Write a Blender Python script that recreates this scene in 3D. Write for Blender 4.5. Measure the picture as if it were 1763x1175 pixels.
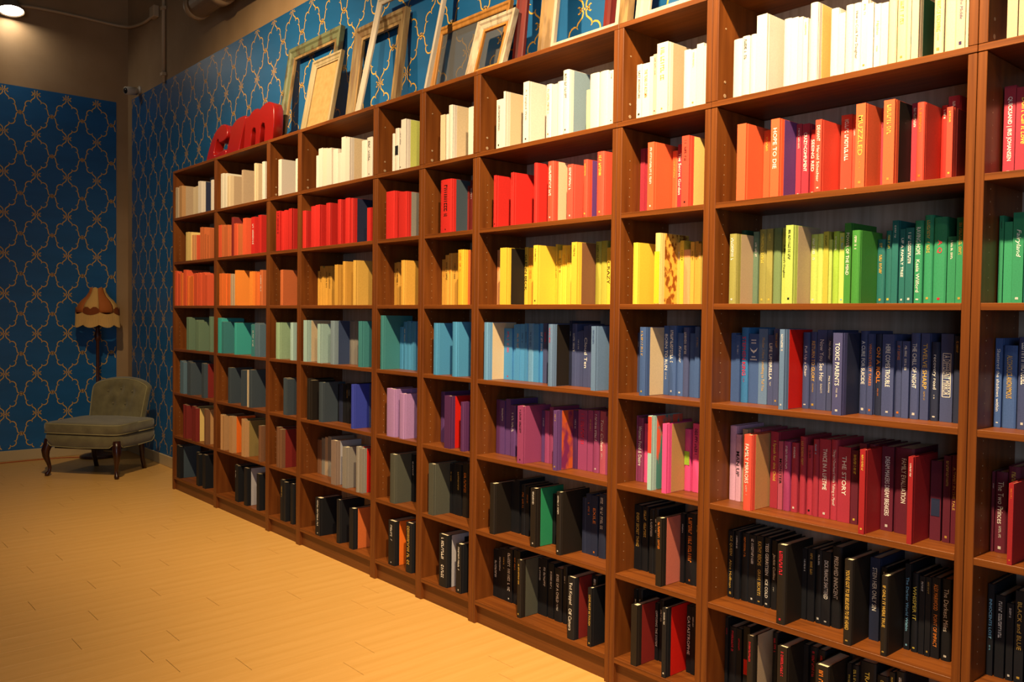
import bpy, bmesh, math, random
from mathutils import Vector, Matrix
random.seed(11)
for o in list(bpy.data.objects): bpy.data.objects.remove(o, do_unlink=True)
SC = bpy.context.scene
COL = SC.collection
PI = math.pi

# ------------------------------------------------------------------ camera
cam_d = bpy.data.cameras.new('camera'); cam = bpy.data.objects.new('camera', cam_d); COL.objects.link(cam)
cam_d.sensor_width = 36.0; cam_d.lens = 1467.6 / 1763 * 36.0; cam_d.clip_end = 100; cam_d.clip_start = .05
yaw, pitch, roll = 2.42158, -0.02875, 0.01265
fw = Vector((math.cos(pitch)*math.cos(yaw), math.cos(pitch)*math.sin(yaw), math.sin(pitch)))
rt = Vector((math.sin(yaw), -math.cos(yaw), 0)); up = rt.cross(fw)
r2 = rt*math.cos(roll) + up*math.sin(roll); u2 = up*math.cos(roll) - rt*math.sin(roll)
mw = Matrix((r2, u2, -fw)).transposed().to_4x4(); mw.translation = Vector((6.4568, -2.2903, 1.3262))
cam.matrix_world = mw
SC.camera = cam
# ------------------------------------------------------------------ world: dim warm ambient fill, added in place of light bounced indoors
w = bpy.data.worlds.new('world'); SC.world = w; w.use_nodes = True
bg = w.node_tree.nodes['Background']; bg.inputs['Color'].default_value = (1.0, .78, .60, 1); bg.inputs['Strength'].default_value = .032
# ------------------------------------------------------------------ track spot lights above the frame
def spot(name, loc, tgt, watts, cone, blend, col=(1, .72, .40), rad=.045):
    l = bpy.data.lights.new(name, 'SPOT'); l.energy = watts; l.spot_size = math.radians(cone); l.spot_blend = blend
    l.color = col; l.shadow_soft_size = rad
    o = bpy.data.objects.new(name, l); COL.objects.link(o); o.location = loc
    o.rotation_euler = (Vector(tgt)-Vector(loc)).to_track_quat('-Z', 'Y').to_euler()
    return o
spot('track_spot', (5.55, -1.33, 3.60), (4.95, .0, 1.75), 960, 84, .9)
spot('track_spot', (3.85, -1.33, 3.62), (3.3, .0, 1.5), 370, 104, .9)
spot('track_spot', (2.1, -1.36, 3.70), (1.25, .1, 1.85), 440, 102, 1.0)
spot('track_spot', (7.0, -2.1, 3.6), (5.9, 0, 1.0), 45, 70, .8)
# cool daylight from the shop window behind the camera
al = bpy.data.lights.new('shop_window_daylight', 'AREA'); al.shape = 'RECTANGLE'; al.size = 2.6; al.size_y = 2.0; al.energy = 62; al.color = (.62, .78, 1.0)
ao = bpy.data.objects.new('shop_window_daylight', al); COL.objects.link(ao); ao.location = (8.9, -4.6, 1.7)
ao.rotation_euler = (Vector((5.0, 0, 1.2))-Vector((8.9, -4.6, 1.7))).to_track_quat('-Z', 'Y').to_euler()
# ------------------------------------------------------------------ exposure
SC.view_settings.view_transform = 'Standard'; SC.view_settings.look = 'None'
SC.view_settings.gamma = 1.0; SC.view_settings.use_curve_mapping = False
SC.view_settings.exposure = 0.0

# ------------------------------------------------------------------ helpers
def lin(h):
    v = [int(h[i:i+2], 16)/255 for i in (0, 2, 4)]
    return tuple(((c+.055)/1.055)**2.4 if c > .04045 else c/12.92 for c in v) + (1,)
def mat(name, col=(.5, .5, .5, 1), rough=.6, metal=0, spec=.4, noise=None, bump=None, objcol=False, attr=None, emit=None, sheen=0, coat=0):
    """procedural principled material. noise=(scale xyz, second colour, low, high), bump=(scale xyz, strength)"""
    m = bpy.data.materials.new(name); m.use_nodes = True; nt = m.node_tree; n = nt.nodes; L = nt.links
    b = n['Principled BSDF']; b.inputs['Roughness'].default_value = rough; b.inputs['Metallic'].default_value = metal
    b.inputs['Specular IOR Level'].default_value = spec; b.inputs['Sheen Weight'].default_value = sheen; b.inputs['Coat Weight'].default_value = coat
    src = None
    if objcol: src = n.new('ShaderNodeObjectInfo').outputs['Color']
    if attr:
        a = n.new('ShaderNodeAttribute'); a.attribute_name = attr; src = a.outputs['Color']
    tc = n.new('ShaderNodeTexCoord')
    if noise:
        mp = n.new('ShaderNodeMapping'); mp.inputs['Scale'].default_value = noise[0]; L.new(tc.outputs['Object'], mp.inputs['Vector'])
        nz = n.new('ShaderNodeTexNoise'); nz.inputs['Scale'].default_value = 1; nz.inputs['Detail'].default_value = 5
        L.new(mp.outputs[0], nz.inputs['Vector'])
        cr = n.new('ShaderNodeMapRange'); cr.inputs['From Min'].default_value = noise[2]; cr.inputs['From Max'].default_value = noise[3]
        L.new(nz.outputs[0], cr.inputs['Value'])
        mx = n.new('ShaderNodeMix'); mx.data_type = 'RGBA'
        L.new(cr.outputs[0], mx.inputs['Factor'])
        if src is not None:
            mx.blend_type = 'MULTIPLY'; L.new(src, mx.inputs[6]); mx.inputs[7].default_value = noise[1]
        else:
            mx.inputs[6].default_value = col; mx.inputs[7].default_value = noise[1]
        src = mx.outputs[2]
    if src is not None: L.new(src, b.inputs['Base Color'])
    else: b.inputs['Base Color'].default_value = col
    if bump:
        mp = n.new('ShaderNodeMapping'); mp.inputs['Scale'].default_value = bump[0]; L.new(tc.outputs['Object'], mp.inputs['Vector'])
        nz = n.new('ShaderNodeTexNoise'); nz.inputs['Scale'].default_value = 1; nz.inputs['Detail'].default_value = 3
        L.new(mp.outputs[0], nz.inputs['Vector'])
        bp = n.new('ShaderNodeBump'); bp.inputs['Strength'].default_value = bump[1]; bp.inputs['Distance'].default_value = .002
        L.new(nz.outputs[0], bp.inputs['Height']); L.new(bp.outputs[0], b.inputs['Normal'])
    if emit:
        b.inputs['Emission Color'].default_value = emit[0]; b.inputs['Emission Strength'].default_value = emit[1]
    return m
def mesh_obj(name, bm, m, parent=None, smooth=False, loc=None):
    me = bpy.data.meshes.new(name); bm.normal_update(); bm.to_mesh(me); bm.free()
    if smooth:
        for p in me.polygons: p.use_smooth = True
    if m: me.materials.append(m)
    o = bpy.data.objects.new(name, me); COL.objects.link(o)
    if parent: o.parent = parent
    if loc: o.location = loc
    return o
def empty(name, loc=(0, 0, 0), rz=0):
    o = bpy.data.objects.new(name, None); COL.objects.link(o); o.location = loc; o.rotation_euler = (0, 0, rz); o.empty_display_size = .05
    return o
def tag(o, label, cat, group=None):
    o['label'] = label; o['category'] = cat
    if group: o['group'] = group
    return o
def box(bm, x0, x1, y0, y1, z0, z1, bev=0):
    vs = [bm.verts.new(p) for p in ((x0,y0,z0),(x1,y0,z0),(x1,y1,z0),(x0,y1,z0),(x0,y0,z1),(x1,y0,z1),(x1,y1,z1),(x0,y1,z1))]
    fs = [bm.faces.new([vs[i] for i in f]) for f in ((3,2,1,0),(4,5,6,7),(0,1,5,4),(1,2,6,5),(2,3,7,6),(3,0,4,7))]
    if bev:
        es = list({e for f in fs for e in f.edges})
        bmesh.ops.bevel(bm, geom=es, offset=bev, segments=1, affect='EDGES', profile=.5)
def bbox(name, x0, x1, y0, y1, z0, z1, m, parent=None, bev=0):
    bm = bmesh.new(); box(bm, x0, x1, y0, y1, z0, z1, bev); return mesh_obj(name, bm, m, parent)
def loft(bm, rings, cap=True, closed=True):
    R = [[bm.verts.new(p) for p in r] for r in rings]; n = len(R[0])
    for a, b in zip(R, R[1:]):
        for i in range(n if closed else n-1):
            j = (i+1) % n; bm.faces.new((a[i], a[j], b[j], b[i]))
    if cap and closed: bm.faces.new(R[0][::-1]); bm.faces.new(R[-1])
    bmesh.ops.recalc_face_normals(bm, faces=bm.faces)
def tube(bm, pts, rad, n=8):
    pts = [Vector(p) for p in pts]; rings = []
    rr = rad if isinstance(rad, (list, tuple)) else [rad]*len(pts)
    ref = Vector((0, 0, 1))
    for i, p in enumerate(pts):
        t = (pts[min(i+1, len(pts)-1)] - pts[max(i-1, 0)]).normalized()
        if abs(t.dot(ref)) > .95: a = t.cross(Vector((1, 0, 0))).normalized()
        else: a = t.cross(ref).normalized()
        b = t.cross(a).normalized()
        rings.append([p + a*math.cos(2*PI*k/n)*rr[i] + b*math.sin(2*PI*k/n)*rr[i] for k in range(n)])
    # keep ring twist consistent
    for i in range(1, len(rings)):
        best = min(range(n), key=lambda s: sum((rings[i][(k+s) % n]-rings[i-1][k]).length for k in range(n)))
        rings[i] = rings[i][best:]+rings[i][:best]
    loft(bm, rings)
def lathe(bm, prof, n=24, c=(0, 0, 0), lobes=None):
    rings = []
    for r, z in prof:
        rings.append([(c[0]+r*math.cos(2*PI*k/n), c[1]+r*math.sin(2*PI*k/n), c[2]+z) for k in range(n)])
    loft(bm, rings)

# ------------------------------------------------------------------ materials
M = {}
M['plaster'] = mat('painted_plaster', lin('a88a66'), .9, noise=((3, 3, 3), lin('9c7e5a'), .35, .7), bump=((60, 60, 60), .15))
M['paper'] = mat('blue_wallpaper', lin('1a609a'), .42, spec=.45, noise=((2, 2, 9), lin('17588c'), .3, .7), bump=((150, 150, 150), .08))
M['gold'] = mat('gold_print', lin('dea840'), .45, metal=0, spec=.6)
M['base'] = mat('cream_skirting_paint', lin('b9a47c'), .5)
M['plank'] = mat('pale_bamboo_plank', lin('d4a660'), .36, spec=.4, noise=((26, 1.1, 1), lin('c8984f'), .35, .72), bump=((60, 3, 3), .04))
M['gapf'] = mat('floor_joint', lin('9a6c34'), .8)
M['woodv'] = mat('brown_veneer_upright', lin('744017'), .42, spec=.35, noise=((90, 30, 2.2), lin('5c2f0f'), .38, .68), bump=((140, 60, 6), .06))
M['woodh'] = mat('brown_veneer_shelf', lin('784217'), .42, spec=.35, noise=((2.2, 60, 90), lin('5f310f'), .38, .68), bump=((6, 120, 140), .06))
M['back'] = mat('dark_back_board', lin('b4a090'), .75, noise=((60, 30, 2), lin('9c8876'), .35, .7))
M['plinth'] = mat('brown_veneer_plinth', lin('6c3d18'), .45, noise=((2.2, 60, 90), lin('582f12'), .38, .68))
M['pin'] = mat('pale_metal_pin', lin('b8a080'), .4, metal=.3)
M['cloth'] = mat('book_cloth', rough=.62, spec=.3, objcol=True, noise=((260, 260, 260), (.86, .86, .86, 1), .3, .7), bump=((500, 500, 500), .12))
M['mixed'] = mat('mixed_book_cloth', rough=.62, spec=.3, attr='Col', noise=((260, 260, 260), (.86, .86, .86, 1), .3, .7))
M['pages'] = mat('book_pages', lin('e9dcbc'), .85, noise=((700, 5, 5), lin('cbbd98'), .3, .7))
M['ink'] = mat('spine_lettering', rough=.45, spec=.4, objcol=True)
M['pic_flower'] = mat('floral_jacket_print', lin('e8b34a'), .4, noise=((55, 55, 38), lin('8a4a14'), .47, .56))
M['pic_coral'] = mat('coral_wave_jacket_print', lin('e8624a'), .4, noise=((20, 22, 9), lin('4f8a84'), .48, .53))
M['pic_orange'] = mat('orange_purple_jacket_print', lin('c85a28'), .4, noise=((25, 25, 12), lin('7a2a5a'), .45, .6))

PAL = dict(bge='b8a184', tan='c29460', crm='d4c09c', wht='dcd4c8', dnv='262e4a', pyl='e8c878', pch='dc9a60', rdo='e2442a', ror='ea5a2c', orb='ec5c2a', dor='d06c34', red='cc180e',
 org='f07420', orr='ff9426', gry='8c8880', dgg='648068', slt='567488', dsl='3e4c58', mar='802420', brn='7e563a', blk='15171d', gwh='d8d2c0', tel='34b0ac',
 dtl='368288', olt='8f7c48', lgr='b4b2b8', pgn='9cc09a', pte='a9cfcb', mus='dca438', pmu='e4b44a', gbl='7f98a8', nsl='36466a', bbk='201a15', rby='2f3fb0',
 nav='434e7c', tpe='8a766a', pgy='c4cc6a', tbl='3f92c8', lil='b085c2', ods='4f5248', dpu='55285c', ylo='efb21a', pur='5f3c7c', cor='de4c38', yel='eec62c',
 oly='b8b43a', blu='3f92d2', lbl='5f98c8', sky='2f8fe0', lsl='6080aa', mag='983e70', mor='c85a28', dus='b85068', emr='2a8f62', sal='c8705e', cre='e8b34a',
 tpc='e8624a', pnk='ee4c96', lim='9fc83c', nbl='3d5c96', sbl='2f7ab8', vnv='4a4c7e', crs='aa2a40', olv='9a964a', olg='6f8a5a', pgr='b9cf5e', grn='3f8f36',
 dtg='1c6a66', dgr='1d4a30', ppk='eab4d6', crr='a2161e', drs='a8386e', brg='641c32')
INK = dict(w='f2efe6', k='1a1512', g='d8b050', r='e02840', o='e8862c', y='f0d858', b='8fd0f0', n='1a2c6a', p='4a2a6a')
CW = dict(bge='beige', tan='tan', crm='cream', wht='white', dnv='dark navy', pyl='pale yellow', pch='peach', rdo='orange-red', ror='orange-red', orb='orange', dor='burnt orange', red='red', org='orange',
 orr='bright orange', gry='grey', dgg='dark green-grey', slt='slate blue', dsl='dark slate', mar='maroon', brn='brown', blk='black', gwh='off-white', tel='teal', dtl='dark teal',
 olt='olive tan', lgr='light grey', pgn='pale green', pte='pale aqua', mus='mustard', pmu='pale mustard', gbl='grey-blue', nsl='navy-slate', bbk='brown-black', rby='royal blue',
 nav='navy', tpe='taupe', pgy='yellow-green', tbl='teal-blue', lil='lilac', ods='olive-black', dpu='dark purple', ylo='golden yellow', pur='purple', cor='coral', yel='yellow',
 oly='olive-yellow', blu='blue', lbl='light blue', sky='sky blue', lsl='light slate', mag='magenta', mor='orange', dus='dusty rose', emr='emerald', sal='salmon', cre='yellow',
 tpc='coral', pnk='pink', lim='lime', nbl='medium blue', sbl='strong blue', vnv='violet navy', crs='crimson', olv='olive', olg='olive-green', pgr='pale lime', grn='green',
 dtg='deep teal-green', dgr='dark green', ppk='pale pink', crr='bright crimson', drs='dark rose', brg='burgundy')
IW = dict(w='white', k='black', g='gold', r='red', o='orange', y='yellow', b='pale blue', n='dark blue', p='violet')

# ------------------------------------------------------------------ setting
XL, YB, ZT = -2.05, .31, 4.7
def struct(o): o['kind'] = 'structure'; return o
wl = struct(bbox('wall_left', XL-.12, XL, -5.0, YB+.12, 0, ZT, M['plaster']))
wb = struct(bbox('wall_back', XL, 9.0, YB, YB+.12, 0, ZT, M['plaster']))
ZW = 3.285
bbox('wallpaper', XL-.002, XL+.0015, -5.0, .205, .092, ZW, M['paper'], wl)
bbox('wallpaper', -1.93, 9.0, YB-.0015, YB+.002, .092, 3.305, M['paper'], wb)
b1 = struct(bbox('baseboard_left', XL, XL+.014, -5.0, YB-.014, 0, .092, M['base'], None, .003))
b2 = struct(bbox('baseboard_back', XL, 0.0-.004, YB-.014, YB, 0, .092, M['base'], None, .003))
# printed trellis of the wallpaper: one quarter of the motif, mirrored four ways
Q = [[(.30,.075),(.24,.085),(.20,.055),(.15,.028),(.10,.026),(.065,.05),(.06,.10),(.10,.19),(.20,.255),(.29,.31),(.335,.39),(.325,.43),(.28,.455)],
     [(.335,.39),(.45,.375),(.57,.405),(.66,.48),(.69,.56),(.66,.635),(.60,.65),(.54,.625)],
     [(.66,.635),(.71,.70),(.745,.79),(.76,.88),(.80,.945),(.88,.975),(.94,.965),(.965,.925),(.95,.89)]]
QW = [[.5,.9,.9,.8,.8,.9,1,1,1,1,1,.7,.3],[.8,1,1,1,1,.9,.6,.3],[.9,1,1,1,1,1,.9,.8,.5]]
def trellis(name, origin, ax, nrm, W, H, u0, u1, v0, v1, pu, pv, parent, keep=None):
    verts = []; faces = []
    ax = Vector(ax); nrm = Vector(nrm)
    def P(u, v): return tuple(Vector(origin)+ax*u+Vector((0, 0, v))+nrm*.0019)
    wd = .0038
    i0 = int((u0-pu)/W)-1; i1 = int((u1-pu)/W)+2; j0 = int((v0-pv)/H)-1; j1 = int((v1-pv)/H)+2
    for i in range(i0, i1):
        for j in range(j0, j1):
            cu, cv = pu+i*W, pv+j*H
            if keep and not keep(cu, cv): continue
            for sx in (-1, 1):
                for sy in (-1, 1):
                    for line, ws in zip(Q, QW):
                        pts = [(cu+sx*a*W/2, cv+sy*b*H/2) for a, b in line]
                        prev = None
                        for k, p in enumerate(pts):
                            a = pts[max(k-1, 0)]; b = pts[min(k+1, len(pts)-1)]
                            t = Vector((b[0]-a[0], b[1]-a[1])); t.normalize(); n_ = Vector((-t.y, t.x))*wd*ws[k]
                            if not (u0 <= p[0] <= u1 and v0 <= p[1] <= v1): prev = None; continue
                            verts += [P(p[0]+n_.x, p[1]+n_.y), P(p[0]-n_.x, p[1]-n_.y)]
                            c = len(verts)-2
                            if prev is not None: faces.append((prev, prev+1, c+1, c))
                            prev = c
            for (du, dv, r) in ((0, 0, .006), (W/2, H/2, .006), (.024, .004, .0055), (-.024, -.004, .0055), (-.024, .004, .0055), (.024, -.004, .0055),
                                (W/2-.009, H/2+.006, .006), (W/2+.009, H/2+.006, .006), (W/2-.009, H/2-.006, .006), (W/2+.009, H/2-.006, .006)):
                if not (u0 <= cu+du <= u1 and v0 <= cv+dv <= v1): continue
                c = len(verts)
                for k in range(6): verts.append(P(cu+du+r*math.cos(k*PI/3), cv+dv+r*math.sin(k*PI/3)))
                faces.append(tuple(range(c, c+6)))
    me = bpy.data.meshes.new(name); me.from_pydata(verts, [], faces); me.materials.append(M['gold'])
    o = bpy.data.objects.new(name, me); COL.objects.link(o); o.parent = parent; o['kind'] = 'stuff'
    return o
trellis('trellis_print', (XL, 0, 0), (0, 1, 0), (1, 0, 0), .2505, .353, -3.2, .2, .095, ZW-.01, -.717, .414, wl)
trellis('trellis_print', (0, YB, 0), (1, 0, 0), (0, -1, 0), .264, .338, -1.925, 6.6, .095, 3.3, .234, .592, wb, keep=lambda u, v: v > 2.0 or u < .3)

# floor planks: boards run out from the bookcases
fl = struct(bbox('floor', XL-.12, 9.0, -5.0, YB+.12, -.06, -.006, M['gapf']))
PW = .151
known = {0: -1.40, 1: -.91, 2: -1.225, 3: -.755, 4: -1.367, 5: -1.043, 6: -1.195, 8: -.94, -1: -1.11, -2: -.712, -3: -.908, -4: -1.28, -5: -1.11, -6: -.58, -8: -1.28, -9: -1.006, -10: -1.115}
plank_meshes = {}
k0 = int((XL-2.118)/PW)-1
for k in range(k0, 24):
    x0 = 2.118+k*PW; x1 = x0+PW
    if x1 < XL: continue
    if x0 > 5.2: break
    Lp = .94
    y = known.get(k, random.uniform(-1.4, -.5))
    while y < YB: y += Lp
    ye = YB
    while ye > -3.4:
        ys = y-Lp if y-Lp < ye-.02 else y-2*Lp
        y = ys
        a = max(x0, XL)
        yy0 = max(ys, -3.6)
        L_ = ye-yy0
        bm = bmesh.new(); box(bm, 0, x1-a-.0003, 0, L_-.0016, -.012, 0, .0003)
        p = mesh_obj('plank', bm, M['plank'], fl, loc=(a, yy0, 0)); ye = ys
fb = bbox('floor_boards_beyond', 2.118+PW*math.ceil((5.2-2.118)/PW), 9.0, -5.0, YB, -.012, -.0005, M['plank'], fl); fb['kind'] = 'stuff'
fb2 = bbox('floor_boards_near', XL, 2.118+PW*math.ceil((5.2-2.118)/PW), -5.0, -3.62, -.012, -.0005, M['plank'], fl); fb2['kind'] = 'stuff'

# ------------------------------------------------------------------ bookcases
SX = [0, .8, 1.6, 2.0, 2.8, 3.2, 3.6, 4.4, 4.8, 5.6, 6.4]
SZ = [2.022, 1.698, 1.375, 1.056, .731, .408, .100]
PT, ST, DP = .022, .0185, .28
ORD = ['first', 'second', 'third', 'fourth', 'fifth', 'sixth', 'seventh', 'eighth', 'ninth', 'tenth']
CASE = ['wide brown bookcase nearest the armchair, at the end of the row', 'second wide brown bookcase from the armchair, with a teal book shelf',
 'narrow brown bookcase under the red letters, third from the armchair', 'wide brown bookcase with mustard and royal blue books, fourth from the armchair',
 'narrow brown bookcase with lilac books, fifth from the armchair', 'narrow brown bookcase with one black-titled red book, sixth from the armchair',
 'wide brown bookcase with bright yellow and purple books, seventh from the armchair', 'narrow brown bookcase with pink and coral illustrated books, eighth from the armchair',
 'wide brown bookcase with green, navy and burgundy books, ninth from the armchair', 'brown bookcase cut off by the right edge of the photo']
def disc(bm, c, r, nx, t=.0006, n=8):
    a = [bm.verts.new((c[0]+nx*t, c[1]+r*math.cos(2*PI*k/n), c[2]+r*math.sin(2*PI*k/n))) for k in range(n)]
    b = [bm.verts.new((c[0]-nx*t, c[1]+r*math.cos(2*PI*k/n), c[2]+r*math.sin(2*PI*k/n))) for k in range(n)]
    bm.faces.new(a if nx > 0 else a[::-1])
    for k in range(n): bm.faces.new((a[k], b[k], b[(k+1) % n], a[(k+1) % n]))
for i in range(10):
    x0, x1 = SX[i]+.0008, SX[i+1]-.0008
    W = x1-x0
    c = tag(empty('bookcase', (x0, 0, 0)), CASE[i], 'bookcase', 'brown bookcases along the blue wall')
    for a in (0, W-PT): bbox('side_panel', a, a+PT, 0, DP, 0, 2.02-ST, M['woodv'], c, .0012)
    bbox('top_panel', 0, W, 0, DP, 2.022-ST, 2.022, M['woodh'], c, .0012)
    for r in range(1, 7): bbox('shelf', PT, W-PT, .001, DP-.01, SZ[r]-ST, SZ[r], M['woodh'], c, .001)
    bbox('plinth', PT, W-PT, .016, .032, 0, SZ[6]-ST, M['plinth'], c)
    bbox('back_panel', PT, W-PT, DP-.009, DP-.003, SZ[6]-ST, 2.02-ST, M['back'], c)
    bm = bmesh.new()
    for (a, nx) in ((PT, 1), (W-PT, -1)):
        for yy in (.045, .235):
            for q in range(14, 60):
                z = q*.032
                if min(abs(z-(s-.009)) for s in SZ) < .014: continue
                disc(bm, (a, yy, z), .0017, nx)
    po = mesh_obj('shelf_peg_holes', bm, M['pin'], c); po['kind'] = 'stuff'
    e = tag(empty('bookcase_top_unit', (x0, 0, 2.0225)), 'open top unit with white books, on ' + CASE[i].split(',')[0].replace('wide brown', 'the wide brown').replace('narrow brown', 'the narrow brown') if i in (0,) else
            'open brown top unit of white books above the %s bookcase from the armchair' % ORD[i], 'top unit', 'top units on the bookcases')
    for a in (0, W-PT): bbox('side_panel', a, a+PT, 0, DP, 0, .3475-ST, M['woodv'], e, .0012)
    bbox('top_panel', 0, W, 0, DP, .3475-ST, .3475, M['woodh'], e, .0012)
    bbox('back_panel', PT, W-PT, DP-.009, DP-.003, 0, .3475-ST, M['back'], e)
    for (a, nx) in ((PT, 1), (W-PT, -1)):
        for (yy, z, r) in ((.04, .022, .0065), (.04, .066, .0045), (.04, .236, .003), (.24, .022, .0065)):
            bm = bmesh.new(); disc(bm, (a, yy, z), r, nx, .001, 10); mesh_obj('screw_cap', bm, M['pin'], e)

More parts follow.
